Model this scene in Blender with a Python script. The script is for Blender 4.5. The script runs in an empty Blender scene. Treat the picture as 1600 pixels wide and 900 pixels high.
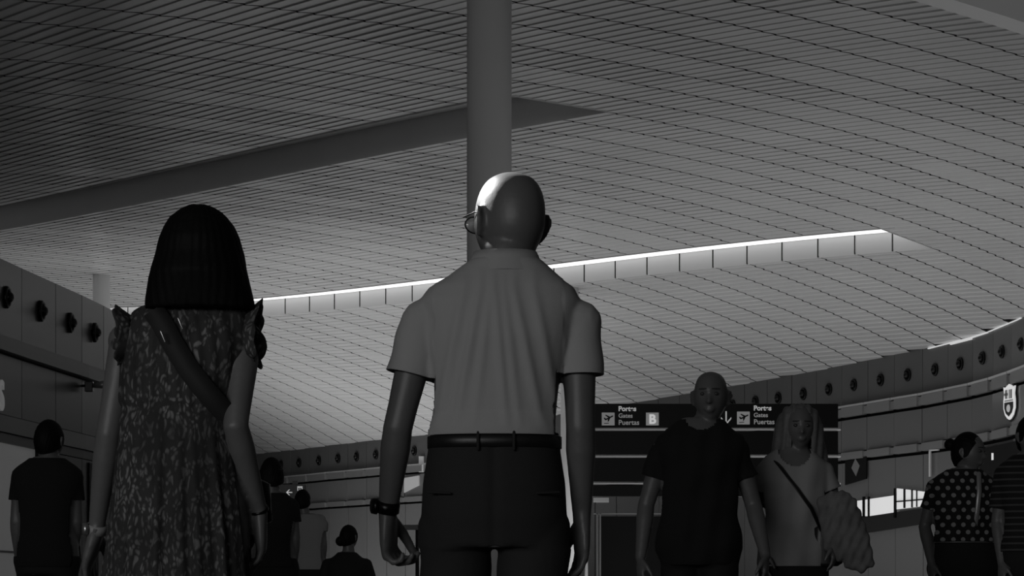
import bpy, bmesh, math, random
import numpy as np
from mathutils import Vector, Matrix
random.seed(7)
SC = bpy.context.scene
COL = SC.collection
# ------------------------------------------------------------------ camera, world, light, exposure
F = 4000.0          # focal length in pixels of a 1600 px wide frame (90 mm)
HOR = 925.0         # pixel row of the horizon
EYE = 0.73          # camera height
cd = bpy.data.cameras.new('camera'); cam = bpy.data.objects.new('camera', cd); COL.objects.link(cam)
cd.sensor_width = 36; cd.lens = 36 * F / 1600; cd.shift_y = (HOR - 450) / 1600
cd.clip_start = 0.1; cd.clip_end = 400
cam.location = (0, 0, EYE); cam.rotation_euler = (math.pi / 2, 0, 0)
SC.camera = cam
w = bpy.data.worlds.new('world'); SC.world = w; w.use_nodes = True
w.node_tree.nodes['Background'].inputs[0].default_value = (1, 1, 1, 1)
w.node_tree.nodes['Background'].inputs[1].default_value = 0.014
SC.view_settings.view_transform = 'Standard'
SC.view_settings.look = 'None'
SC.view_settings.gamma = 1
SC.view_settings.use_curve_mapping = False
SC.view_settings.exposure = 0.0

def area(name, loc, target, sx, sy, power):
    l = bpy.data.lights.new(name, 'AREA'); l.shape = 'RECTANGLE'; l.size = sx; l.size_y = sy; l.energy = power
    o = bpy.data.objects.new(name, l); COL.objects.link(o); o.location = loc
    o.rotation_euler = (Vector(target) - Vector(loc)).to_track_quat('-Z', 'Y').to_euler()
    return o
def patch(name, x0, x1, y0, y1, power, z=0.03, spread=180):          # upward area lamp just above the floor, added to light the ceiling
    o = area(name, ((x0 + x1) / 2, (y0 + y1) / 2, z), ((x0 + x1) / 2, (y0 + y1) / 2, 5), x1 - x0, y1 - y0, power)
    o.data.spread = math.radians(spread); return o
patch('floor_uplight_far', -13, 0, 54, 76, 560, spread=135)
patch('floor_uplight_by_wall', -9, 3, 72, 80, 330)
patch('floor_uplight_middle', 0, 11, 38, 60, 420, spread=160)
patch('floor_uplight_by_sign', 1, 8, 54, 63, 110)
patch('floor_uplight_right', 4, 12, 20, 32, 130)
area('fill_behind', (-12, -20, 6.0), (1, 7, 0), 16, 5.0, 1350)  # added fill lamp behind the camera, out of view
sp = bpy.data.lights.new('sun_shaft', 'SPOT'); sp.energy = 12000; sp.spot_size = math.radians(1.7); sp.spot_blend = 0.6; sp.shadow_soft_size = 0.05
spo = bpy.data.objects.new('sun_shaft', sp); COL.objects.link(spo); spo.location = (-5.0, 10.9, 5.9)
spo.rotation_euler = (Vector((-0.04, 6.42, 1.76)) - spo.location).to_track_quat('-Z', 'Y').to_euler()

# ------------------------------------------------------------------ helpers
def P(x, y, Y):
    """point of the place that stands at distance Y and is seen at pixel (x, y)"""
    return Vector(((x - 800) * Y / F, Y, EYE + (HOR - y) * Y / F))

MATS = {}
def mat(name, c, rough=0.6, metal=0.0, spec=0.5, noise=0.0, nscale=8.0, bump=0.0, bscale=200.0, emit=0.0, coat=0.0):
    if name in MATS: return MATS[name]
    m = bpy.data.materials.new(name); m.use_nodes = True; nt = m.node_tree; b = nt.nodes['Principled BSDF']
    col = (c, c, c, 1) if not isinstance(c, tuple) else c
    b.inputs['Base Color'].default_value = col; b.inputs['Roughness'].default_value = rough
    b.inputs['Metallic'].default_value = metal; b.inputs['Specular IOR Level'].default_value = spec
    b.inputs['Coat Weight'].default_value = coat
    tc = nt.nodes.new('ShaderNodeTexCoord')
    if noise:
        n = nt.nodes.new('ShaderNodeTexNoise'); n.inputs['Scale'].default_value = nscale; n.inputs['Detail'].default_value = 4
        nt.links.new(tc.outputs['Object'], n.inputs['Vector'])
        r = nt.nodes.new('ShaderNodeMapRange'); r.inputs['To Min'].default_value = 1 - noise; r.inputs['To Max'].default_value = 1 + noise
        nt.links.new(n.outputs['Fac'], r.inputs['Value'])
        mx = nt.nodes.new('ShaderNodeVectorMath'); mx.operation = 'SCALE'; mx.inputs[0].default_value = col[:3]
        nt.links.new(r.outputs['Result'], mx.inputs['Scale']); nt.links.new(mx.outputs[0], b.inputs['Base Color'])
    if bump:
        n = nt.nodes.new('ShaderNodeTexNoise'); n.inputs['Scale'].default_value = bscale
        nt.links.new(tc.outputs['Object'], n.inputs['Vector'])
        bp = nt.nodes.new('ShaderNodeBump'); bp.inputs['Strength'].default_value = bump; bp.inputs['Distance'].default_value = 0.002
        nt.links.new(n.outputs['Fac'], bp.inputs['Height']); nt.links.new(bp.outputs[0], b.inputs['Normal'])
    if emit:
        b.inputs['Emission Color'].default_value = col; b.inputs['Emission Strength'].default_value = emit
    MATS[name] = m
    return m

def link(name, me, m=None, parent=None, smooth=False):
    o = bpy.data.objects.new(name, me); COL.objects.link(o)
    if m is not None: me.materials.append(m)
    if smooth: me.polygons.foreach_set('use_smooth', [True] * len(me.polygons))
    if parent is not None: o.parent = parent
    return o

def mesh(name, verts, faces):
    me = bpy.data.meshes.new(name); me.from_pydata([tuple(v) for v in verts], [], faces); me.update(); return me

def empty(name, loc, label=None, cat=None, group=None, rz=0.0):
    o = bpy.data.objects.new(name, None); COL.objects.link(o); o.location = loc; o.rotation_euler = (0, 0, rz)
    tag(o, label, cat, group); return o

def tag(o, label=None, cat=None, group=None, kind=None):
    if label: o['label'] = label
    if cat: o['category'] = cat
    if group: o['group'] = group
    if kind: o['kind'] = kind
    return o

class MB:
    """collects solids, then links them as one mesh object"""
    def __init__(s): s.v = []; s.f = []
    def add(s, vf):
        v, f = vf; n = len(s.v); s.v += [Vector(p) for p in v]; s.f += [tuple(i + n for i in q) for q in f]; return s
    def box(s, a, b, M=None):
        v = [Vector((x, y, z)) for z in (a[2], b[2]) for y in (a[1], b[1]) for x in (a[0], b[0])]
        if M is not None: v = [M @ p for p in v]
        return s.add((v, [(0, 2, 3, 1), (4, 5, 7, 6), (0, 1, 5, 4), (2, 6, 7, 3), (0, 4, 6, 2), (1, 3, 7, 5)]))
    def build(s, name, m, parent=None, smooth=False, bevel=0.0):
        o = link(name, mesh(name, s.v, s.f), m, parent, smooth)
        if bevel:
            md = o.modifiers.new('bevel', 'BEVEL'); md.width = bevel; md.segments = 2; md.limit_method = 'ANGLE'
        return o

def loft(rings, caps=True):
    n = len(rings[0]); v = [p for r in rings for p in r]; f = []
    for i in range(len(rings) - 1):
        for k in range(n):
            k2 = (k + 1) % n; f.append((i * n + k, i * n + k2, (i + 1) * n + k2, (i + 1) * n + k))
    if caps:
        f.append(tuple(reversed(range(n)))); f.append(tuple(range((len(rings) - 1) * n, len(rings) * n)))
    return v, f

def ering(z, hw, hd, xc=0.0, yc=0.0, n=32, p=2.3):
    out = []
    for k in range(n):
        a = 2 * math.pi * k / n; c, s = math.cos(a), math.sin(a)
        out.append(Vector((xc + hw * math.copysign(abs(c) ** (2 / p), c), yc + hd * math.copysign(abs(s) ** (2 / p), s), z)))
    return out

def tube(path, radii, n=16, round_ends=True, flat=1.0, side=None):
    path = [Vector(p) for p in path]; radii = list(radii)
    if round_ends:
        d0 = (path[0] - path[1]).normalized(); d1 = (path[-1] - path[-2]).normalized(); r0, r1 = radii[0], radii[-1]
        pre = [(path[0] + d0 * r0 * math.sin(a), r0 * math.cos(a)) for a in (1.4, 1.0, 0.5)]
        post = [(path[-1] + d1 * r1 * math.sin(a), r1 * math.cos(a)) for a in (0.5, 1.0, 1.4)]
        path = [a for a, _ in pre] + path + [a for a, _ in post]; radii = [b for _, b in pre] + radii + [b for _, b in post]
    rings = []; up = Vector(side) if side is not None else None
    for i, p in enumerate(path):
        t = (path[min(i + 1, len(path) - 1)] - path[max(i - 1, 0)]).normalized()
        if up is None: up = t.orthogonal()
        up = (up - t * up.dot(t)).normalized(); b = t.cross(up)
        rings.append([p + (up * math.cos(2 * math.pi * k / n) + b * math.sin(2 * math.pi * k / n) * flat) * radii[i] for k in range(n)])
    return loft(rings)

def ellipsoid(c, r, n=20, R=None):
    v = []; f = []; c = Vector(c); m = n // 2
    for i in range(1, m):
        a = math.pi * i / m
        for k in range(n):
            b = 2 * math.pi * k / n; q = Vector((r[0] * math.sin(a) * math.cos(b), r[1] * math.sin(a) * math.sin(b), r[2] * math.cos(a)))
            v.append(c + (R @ q if R is not None else q))
    top = len(v); q = Vector((0, 0, r[2])); v.append(c + (R @ q if R is not None else q)); v.append(c - (R @ q if R is not None else q))
    for i in range(m - 2):
        for k in range(n):
            k2 = (k + 1) % n; f.append((i * n + k, (i + 1) * n + k, (i + 1) * n + k2, i * n + k2))
    for k in range(n):
        k2 = (k + 1) % n; f.append((top, k, k2)); f.append((top + 1, (m - 2) * n + k2, (m - 2) * n + k))
    return v, f

def volume(parts, voxel=0.008, smooth=4, disp=None):
    """fuse closed solids into one continuous skin"""
    b = MB()
    for p in parts: b.add(p)
    me = mesh('v', b.v, b.f); bm = bmesh.new(); bm.from_mesh(me); bmesh.ops.recalc_face_normals(bm, faces=bm.faces); bm.to_mesh(me); bm.free()
    o = bpy.data.objects.new('v', me); COL.objects.link(o)
    md = o.modifiers.new('r', 'REMESH'); md.mode = 'VOXEL'; md.voxel_size = voxel
    if smooth:
        s = o.modifiers.new('s', 'SMOOTH'); s.factor = 0.5; s.iterations = smooth
    dg = bpy.context.evaluated_depsgraph_get(); out = bpy.data.meshes.new_from_object(o.evaluated_get(dg))
    bpy.data.objects.remove(o); bpy.data.meshes.remove(me)
    if disp:
        no = [v.normal.copy() for v in out.vertices]
        for v, n in zip(out.vertices, no): v.co += n * disp(v.co, n)
        out.update()
    return out

def cut(me, cuts, thick=0.003):
    bm = bmesh.new(); bm.from_mesh(me)
    for co, no, pred in cuts:
        fs = [f for f in bm.faces if pred(f.calc_center_median())]
        vs = {v for f in fs for v in f.verts}; es = {e for f in fs for e in f.edges}
        bmesh.ops.bisect_plane(bm, geom=list(vs) + list(es) + fs, plane_co=co, plane_no=no, clear_outer=True)
    if thick: bmesh.ops.solidify(bm, geom=bm.faces[:], thickness=thick)
    bm.to_mesh(me); bm.free(); return me

# ------------------------------------------------------------------ the roof surface
COEF = {(0, 0): 7.4804, (0, 1): -0.54794, (0, 2): -1.65217, (0, 3): -0.88148, (1, 0): -0.40597, (1, 1): -2.85574,
        (1, 2): -2.10271, (2, 0): -1.96842, (2, 1): 0.79886, (3, 0): -0.70641}
def roof(X, Y):
    X = X / 20; Y = (Y - 50) / 25
    return EYE + sum(c * X ** i * Y ** j for (i, j), c in COEF.items())
def hit(px, py):
    a = (HOR - py) / F; lo = None; Y = 20.0
    while Y < 130:
        if roof((px - 800) / F * Y, Y) - EYE - a * Y <= 0: break
        Y += 0.05
    return Vector(((px - 800) / F * Y, Y, EYE + a * Y))
S2 = math.sqrt(0.5)
def UD(u, d): return (S2 * (u - d), S2 * (u + d))     # roof axes: u runs along the joints, d along the slats
# wall plan at the back (from its top edge)
TOP = [(330, 715.5), (413, 707), (520, 695), (599, 686), (661, 679.6), (790, 660.5), (910, 642), (1020, 624), (1130, 605), (1240, 585.5), (1335, 567), (1450, 544),
       (1520, 526), (1560, 513), (1600, 495), (1630, 479)]
wall_pts = [hit(*t) for t in TOP]
wx = np.array([p.x for p in wall_pts]); wy = np.array([p.y for p in wall_pts])
wall_pts = [Vector((-13.5, 93.0, 0))] + [Vector((p.x, p.y, 0)) for p in wall_pts] + [Vector((12.35, 50.0, 0)), Vector((12.6, 46.0, 0)), Vector((12.7, 40.0, 0)), Vector((12.7, 30.0, 0))]

def wall_Y(X):
    return np.interp(X, [p.x for p in wall_pts[:-4]], [p.y for p in wall_pts[:-4]])

# ------------------------------------------------------------------ materials
M_slat = mat('painted_slats', 0.60, 0.28, spec=0.8, noise=0.08, nscale=0.6)
M_joint = mat('joint_shadow_gap', 0.05, 0.8)
M_dark = mat('dark_panel', 0.035, 0.35)
M_slot = mat('grey_plaster', 0.6, 0.8, noise=0.06, nscale=1.5)
M_white = mat('white_paint', 0.7, 0.5)
M_col = mat('column_paint', 0.7, 0.5, noise=0.03, nscale=2)
M_wall = mat('polished_wall_panel', 0.13, 0.16, noise=0.05, nscale=1.0, spec=0.6)
M_wall_l = mat('dark_wall_panel', 0.028, 0.3, spec=0.35, noise=0.05, nscale=1.0)
M_strip_l = mat('dark_metal_strip', 0.10, 0.45)
M_strip = mat('metal_strip', 0.30, 0.35, metal=0.4)
M_glass = mat('tinted_glass_wall', 0.17, 0.08, spec=0.8)
M_black = mat('black_gloss', 0.004, 0.3, spec=0.3)
M_blackm = mat('black_matt', 0.006, 0.7, spec=0.2)
M_floor = mat('floor_stone', 0.10, 0.25, noise=0.1, nscale=2)
M_steel = mat('brushed_steel', 0.45, 0.3, metal=0.8)
M_print = mat('lit_lettering', 0.62, 0.6, emit=0.30)
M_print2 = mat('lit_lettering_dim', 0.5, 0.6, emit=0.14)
M_lit = mat('lit_panel_and_reflection', 0.9, 0.4, emit=0.42)  # glow of the lit panel, also of reflections painted on the back wall
M_sky = mat('skylight_glass', 0.75, 0.5, emit=1.5)
M_shop = mat('shop_light_panel', 0.5, 0.5, emit=0.07)

# ------------------------------------------------------------------ floor
tag(MB().box((-40, -20, -0.1), (30, 110, 0)).build('floor', M_floor), kind='structure')

# ------------------------------------------------------------------ ceiling of slatted panels
ROW, PITCH, D0, AMP = 0.95, 0.28, 18.72, 0.010
SLOT_A = (26.95, 29.35, D0 + ROW * 9.3, 60.0)
SLOT_B = (40.15, 41.85, D0 + ROW * 12, 64.0)
def in_slot(u, d):
    for a, b, c, e in (SLOT_A, SLOT_B):
        if a < u < b and c < d < e: return True
    return False
def build_ceiling():
    V = []; Fc = []; MI = []
    nrow = int((84 - D0) / ROW)
    prof = [(0.0, -1.0), (0.12, -0.86), (0.4, -0.25), (0.75, 0.35), (0.97, 0.55)]
    rnd = random.Random(3)
    for j in range(nrow):
        d0 = D0 + j * ROW; d1 = d0 + ROW; gap = 0.02
        k = 0; u = 3.0
        tilt = rnd.uniform(-0.3, 0.3)
        prev = None
        while u < 68:
            if k % 9 == 0: tilt = rnd.uniform(-0.35, 0.35)
            uc = u + PITCH / 2; dc = (d0 + d1) / 2; X, Y = UD(uc, dc)
            ok = (-30 < X < 13.0) and (4 < Y < 95) and Y < wall_Y(X) + 0.25 and not in_slot(uc, dc)
            if X > 11.5: ok = ok and Y < 56
            if not ok: prev = None; u += PITCH; k += 1; continue
            rows = []
            for t, h in prof:
                uu = u + t * PITCH; line = []
                for dd, up in ((d0, 0.014), (d0 + gap, 0.014), (d0 + gap, 0), (d1 - gap, 0), (d1 - gap, 0.014), (d1, 0.014)):
                    x, y = UD(uu, dd); z = roof(x, y) + (h * AMP * (1 + tilt) if up == 0 else up)
                    line.append(len(V)); V.append((x, y, z))
                rows.append(line)
            if prev: rows.insert(0, prev)
            for a, b in zip(rows[:-1], rows[1:]):
                for q in range(5): Fc.append((a[q], a[q + 1], b[q + 1], b[q])); MI.append(0 if q == 2 else 1)
            prev = rows[-1]; u += PITCH; k += 1
    o = link('ceiling', mesh('ceiling', V, Fc), M_slat)
    o.data.materials.append(M_joint); o.data.polygons.foreach_set('material_index', MI)
    tag(o, kind='structure')
build_ceiling()

def strip_surface(b, uvals, dvals, dz):
    """sheet at height roof+dz over a (u, d) grid"""
    V = []; f = []
    for u in uvals:
        for d in dvals: x, y = UD(u, d); V.append((x, y, roof(x, y) + dz))
    n = len(dvals)
    for i in range(len(uvals) - 1):
        for j in range(n - 1): f.append((i * n + j, i * n + j + 1, (i + 1) * n + j + 1, (i + 1) * n + j))
    b.add((V, f))
def lip(b, pts, z0, z1):
    V = []; f = []
    for u, d in pts:
        x, y = UD(u, d); r = roof(x, y); V += [(x, y, r + z0), (x, y, r + z1)]
    for i in range(len(pts) - 1): f.append((2 * i, 2 * i + 2, 2 * i + 3, 2 * i + 1))
    b.add((V, f))
def snap(u): return 3.0 + round((u - 3.0) / PITCH) * PITCH
# dark closed light slot
a, b_, c, e = SLOT_A; a, b_ = snap(a), snap(b_); dl = [c - 0.35 + i * (e - c) / 40 for i in range(41)]
m = MB(); strip_surface(m, [a, (a + b_) / 2, b_], dl, 0.48)
lip(m, [(b_, d) for d in dl], -0.02, 0.48); lip(m, [(a, d) for d in dl], -0.02, 0.48)
lip(m, [(a, dl[0]), (b_, dl[0])], -0.02, 0.48)
tag(m.build('trim_1', M_slot), kind='structure')
# bright light slot: far side is a panelled upstand washed by the skylight above it
a, b_, c, e = SLOT_B; a, b_ = snap(a), snap(b_); dl = [c - 0.35 + i * (e - c) / 40 for i in range(41)]
m = MB(); j0 = 12
for j in range(34):
    da, db = D0 + (j0 + j) * ROW + 0.02, D0 + (j0 + j + 1) * ROW - 0.02
    lip(m, [(b_, da), (b_, db)], -0.03, 0.46); lip(m, [(b_ + 0.05, db - 0.01), (b_ + 0.05, db + 0.05)], -0.03, 0.46)
lip(m, [(a, d) for d in dl], -0.02, 0.46); lip(m, [(b_, c - 0.02), (a, c - 0.02)], -0.02, 0.46)
tag(m.build('trim_2', M_white), kind='structure')
m = MB(); strip_surface(m, [b_ - 0.30, b_ - 0.02], dl, 0.37); tag(m.build('window_1', M_sky), kind='structure')
m = MB(); strip_surface(m, [a, (a + b_) / 2, b_], dl, 0.46); tag(m.build('trim_11', M_slot), kind='structure')
# edge beam and dark void at the right-hand end of the slatted panels
ul = [3 + i * 1.5 for i in range(24)]
m = MB(); lip(m, [(u, D0 - 0.02) for u in ul], -0.06, 0.5); strip_surface(m, ul, [D0 - 0.45, D0 - 0.02], -0.06); lip(m, [(u, D0 - 0.45) for u in ul], -0.06, 0.9)
tag(m.build('trim_3', M_white), kind='structure')
m = MB(); strip_surface(m, ul, [D0 - 12, D0 - 6, D0 - 0.4], 0.9)
tag(m.build('trim_4', M_slot), kind='structure')

# ------------------------------------------------------------------ back wall, curving towards the right
arc = [0.0]
for p, q in zip(wall_pts[:-1], wall_pts[1:]): arc.append(arc[-1] + (q - p).length)
def at(s): return Vector((np.interp(s, arc, [p.x for p in wall_pts]), np.interp(s, arc, [p.y for p in wall_pts]), 0))
def arc_of_px(px):
    ss = np.linspace(arc[0], arc[-1], 6000); xs = np.array([800 + F * at(s).x / at(s).y for s in ss])
    return float(ss[np.argmin(abs(xs - px))])
NOZ = [380, 410, 440, 468, 499, 529, 558, 588, 618, 648] + [648 + i * 33.1 + (i * i - 15 * i) * 0.0 for i in range(1, 15)] + [1145, 1181, 1217, 1256, 1296, 1335, 1377, 1419, 1462, 1501, 1536, 1567, 1597]
ns = [arc_of_px(x) for x in NOZ]
bounds = [(p + q) / 2 for p, q in zip(ns[:-1], ns[1:])]
bounds = [bounds[0] - 1.0 * i for i in range(16, 0, -1) if bounds[0] - i > arc[0]] + bounds + [bounds[-1] + 1.0 * i for i in range(1, 26) if bounds[-1] + i < arc[-1]]
def wall_h(s):
    p = at(s); return min(max(roof(p.x, p.y) - EYE, 3.9), 6.9)
def wframe(s):
    p = at(s); q = at(s + 0.1); t = (q - p).normalized(); n = Vector((t.y, -t.x, 0))   # n points into the hall
    return p, t, n
R1, R2, R3, R4 = 0.813, 0.765, 0.615, 0.577
mb_edge, mb_top, mb_strip, mb_glass, mb_low = MB(), MB(), MB(), MB(), MB()
def slab(b, s0, s1, f0, f1, off, dep=0.06, absz=None, tw=0.0):
    p, t, n = wframe(s0); q = at(s1); t = (q - p).normalized(); n = Vector((t.y, -t.x, 0)); h0, h1 = wall_h(s0), wall_h(s1)
    z = lambda f, h: EYE + f * h if absz is None else f
    v = []
    for o_ in (off, off - dep):
        v += [Vector((p.x, p.y, z(f0, h0))) + n * (o_ + tw), Vector((q.x, q.y, z(f0, h1))) + n * (o_ - tw), Vector((q.x, q.y, z(f1, h1))) + n * (o_ - tw * .6), Vector((p.x, p.y, z(f1, h0))) + n * (o_ + tw * .8)]
    b.add((v, [(0, 1, 2, 3), (7, 6, 5, 4), (0, 4, 5, 1), (1, 5, 6, 2), (2, 6, 7, 3), (3, 7, 4, 0)]))
rw = random.Random(5)
for s0, s1 in zip(bounds[:-1], bounds[1:]):
    j = rw.uniform(-0.004, 0.004); g = 0.012
    slab(mb_top, s0 + g, s1 - g, R1 + .008, 1.03, 0.0 + j, tw=rw.uniform(-.012, .012))
    slab(mb_strip, s0 + 0.09, s1 - 0.09, R2 + 0.003, R1 - 0.004, 0.10, 0.14); slab(mb_strip, s0 - 0.005, s1 + 0.005, R2 + 0.006, R1 - 0.008, 0.05, 0.1)
    slab(mb_edge, s0 + .02, s1 - .02, R1 - 0.003, R1 + 0.005, 0.14, 0.16)
    slab(mb_glass, s0 + g, s1 - g, R3, R2 - .010, 0.02 + j, tw=rw.uniform(-.02, .02))
    slab(mb_strip, s0 + 0.09, s1 - 0.09, R4 + 0.003, R3 - 0.003, 0.10, 0.14); slab(mb_strip, s0 - 0.005, s1 + 0.005, R4 + 0.006, R3 - 0.006, 0.05, 0.1)
    slab(mb_low, s0 + g, s1 - g, -EYE / wall_h(s0), R4 - .010, -0.02 + j * 2, tw=rw.uniform(-.02, .02))
wb = mb_top.build('wall_back', M_wall); tag(wb, kind='structure')
tag(mb_glass.build('wall_back_glazing', M_glass), kind='structure')
tag(mb_low.build('wall_back_shopfront', M_glass), kind='structure')
tag(mb_strip.build('trim_5', M_strip), kind='structure'); tag(mb_edge.build('ledge_highlight_line', mat('ledge_highlight', .75, .25, metal=.5)), kind='structure')  # brighter metal line puts the ledge highlight into the colour
mb = MB()
for s0, s1 in zip(bounds[:-1], bounds[1:]): slab(mb, s0, s1, -EYE / wall_h(s0), 1.03, -0.12, 0.1)
tag(mb.build('trim_6', M_blackm), kind='structure')

# round air nozzles set in the top band
ORD = ['first', 'second', 'third', 'fourth', 'fifth', 'sixth', 'seventh', 'eighth', 'ninth', 'tenth', 'eleventh', 'twelfth', 'thirteenth', 'fourteenth', 'fifteenth',
       'sixteenth', 'seventeenth', 'eighteenth', 'nineteenth', 'twentieth', 'twenty-first', 'twenty-second', 'twenty-third', 'twenty-fourth', 'twenty-fifth']
def disc(c, n, r0, r1, depth, k=24):
    n = n.normalized(); a = Vector((0, 0, 1)); b = n.cross(a) * 0.74
    rings = [[c + n * dn + (a * math.cos(2 * math.pi * i / k) + b * math.sin(2 * math.pi * i / k)) * r for i in range(k)] for dn, r in ((-0.01, r0), (depth * 0.6, r0), (depth, r1), (depth * 0.7, r1 * 0.85), (0.0, r1 * 0.7))]
    return loft(rings)
def nozzle(c, n, size, label, group):
    o = empty('air_nozzle', c, label, 'air nozzle', group)
    MB().add(disc(Vector((0, 0, 0)), n, size, size * 0.86, 0.05)).build('rim', M_black, o, True)
    MB().add(ellipsoid(n * 0.04, (size * 0.5,) * 3, 16)).build('jet_cone', M_black, o, True)
vis = [i for i, x in enumerate(NOZ) if 425 < x < 600 or x > 645]
cnt_l = 0; right = [x for x in NOZ if x > 1140]
for i, x in enumerate(NOZ):
    if x < 425 or 655 < x < 930 or 600 < x < 640: continue
    p, t, n = wframe(ns[i]); h = wall_h(ns[i]); c = Vector((p.x, p.y, EYE + h * 0.905)) + n * 0.01
    if x > 1140:
        k = len(right) - 1 - right.index(x); lb = 'round black air nozzle in the curved back wall, %s from the right edge' % ORD[k]
    elif x < 700:
        cnt_l += 1; lb = 'small round black air nozzle, %s to the right of the woman in the dress' % ORD[cnt_l - 1]
    else: continue
    nozzle(c, n, 0.15, lb, 'air nozzles along the back wall')

# things on the back wall
def wall_quad(b, x0, x1, y0, y1, off=0.06, dep=0.04):
    """a slab lying on the back wall between pixel columns x0..x1 and rows y0..y1 (left, right)"""
    s0, s1 = arc_of_px(x0), arc_of_px(x1); p, q = at(s0), at(s1); t = (q - p).normalized(); n = Vector((t.y, -t.x, 0))
    z = lambda yy, pp: EYE + (HOR - yy) * pp.y / F
    (ya, yb), (yc, yd) = y0, y1        # top at left/right, bottom at left/right
    v = []
    for o_ in (off, off - dep):
        v += [Vector((p.x, p.y, z(yc, p))) + n * o_, Vector((q.x, q.y, z(yd, q))) + n * o_, Vector((q.x, q.y, z(yb, q))) + n * o_, Vector((p.x, p.y, z(ya, p))) + n * o_]
    b.add((v, [(0, 1, 2, 3), (7, 6, 5, 4), (0, 4, 5, 1), (1, 5, 6, 2), (2, 6, 7, 3), (3, 7, 4, 0)]))
# bright line under the roof edge at the right, glow standing in for reflected sky
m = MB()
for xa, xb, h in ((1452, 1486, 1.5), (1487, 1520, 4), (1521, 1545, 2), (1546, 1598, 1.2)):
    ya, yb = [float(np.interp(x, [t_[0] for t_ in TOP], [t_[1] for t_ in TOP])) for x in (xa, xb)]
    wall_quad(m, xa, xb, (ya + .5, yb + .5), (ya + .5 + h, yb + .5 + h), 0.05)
tag(m.build('reflected_sky_strip', M_lit), kind='structure')
# reflection of a bright window, put in as glowing panels, far right
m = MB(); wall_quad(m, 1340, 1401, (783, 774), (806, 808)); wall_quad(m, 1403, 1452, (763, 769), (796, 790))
o = tag(m.build('reflected_window', M_lit), kind='structure')
m = MB()
for x0, x1, a0, a1 in ((1352, 1355, 776, 808), (1360, 1362, 776, 808), (1401, 1404, 763, 809), (1416, 1418, 764, 794), (1428, 1430, 765, 793), (1436, 1437, 766, 792)):
    wall_quad(m, x0, x1, (a0, a0), (a1, a1), 0.09)
wall_quad(m, 1403, 1452, (783, 779), (785, 781), 0.09)
m.build('window_frame', M_black, o)  # mullions of the reflected window, built as dark bars
m = MB(); wall_quad(m, 1338, 1452, (810, 793), (836, 818)); tag(m.build('trim_7', M_wall_l), kind='structure')
# dark doorway at the far right
m = MB(); wall_quad(m, 1533, 1640, (702, 678), (925, 925), 0.05); tag(m.build('door_1', M_blackm), kind='structure')
m = MB(); wall_quad(m, 1557, 1581, (708, 708), (719, 717), 0.12)
tag(m.build('lit_panel', M_lit), 'small bright rectangular panel inside the dark doorway at the far right', 'lit panel')
m = MB(); wall_quad(m, 1456, 1458, (704, 704), (745, 745), 0.09); wall_quad(m, 1456, 1471, (703, 702), (705, 704), 0.09)
tag(m.build('metal_profile', M_white), 'thin bright upright metal profile left of the woman in polka dots', 'metal frame')
# poster
m0 = empty('poster', P(1352, 755, 60), 'dark slanted poster with pale diamond, right of the gate sign', 'poster')
m = MB(); wall_quad(m, 1324, 1357, (721, 713), (758, 748), 0.07); o = m.build('sheet', M_blackm, m0); o.matrix_parent_inverse = m0.matrix_basis.inverted()
p, t, n = wframe(arc_of_px(1341)); m = MB(); z0 = EYE + (HOR - 731) * p.y / F
v = [Vector((p.x, p.y, z0)) + n * 0.09 + t * a + Vector((0, 0, b)) for a, b in ((0, 0.22), (0.16, 0.05), (0.02, -0.2), (-0.15, 0.0))]
m.add((v + [q - n * 0.015 for q in v], [(0, 1, 2, 3), (7, 6, 5, 4), (0, 4, 5, 1), (1, 5, 6, 2), (2, 6, 7, 3), (3, 7, 4, 0)]))
o = m.build('pale_diamond', M_strip, m0); o.matrix_parent_inverse = m0.matrix_basis.inverted()
# pale slanted panel by the waist of the man in the polo
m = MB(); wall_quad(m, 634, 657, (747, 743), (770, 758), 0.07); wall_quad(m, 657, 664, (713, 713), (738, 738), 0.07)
tag(m.build('backlit_panel', M_print2), 'small pale panel on the back wall beside the left forearm of the man', 'lit panel')
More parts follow.
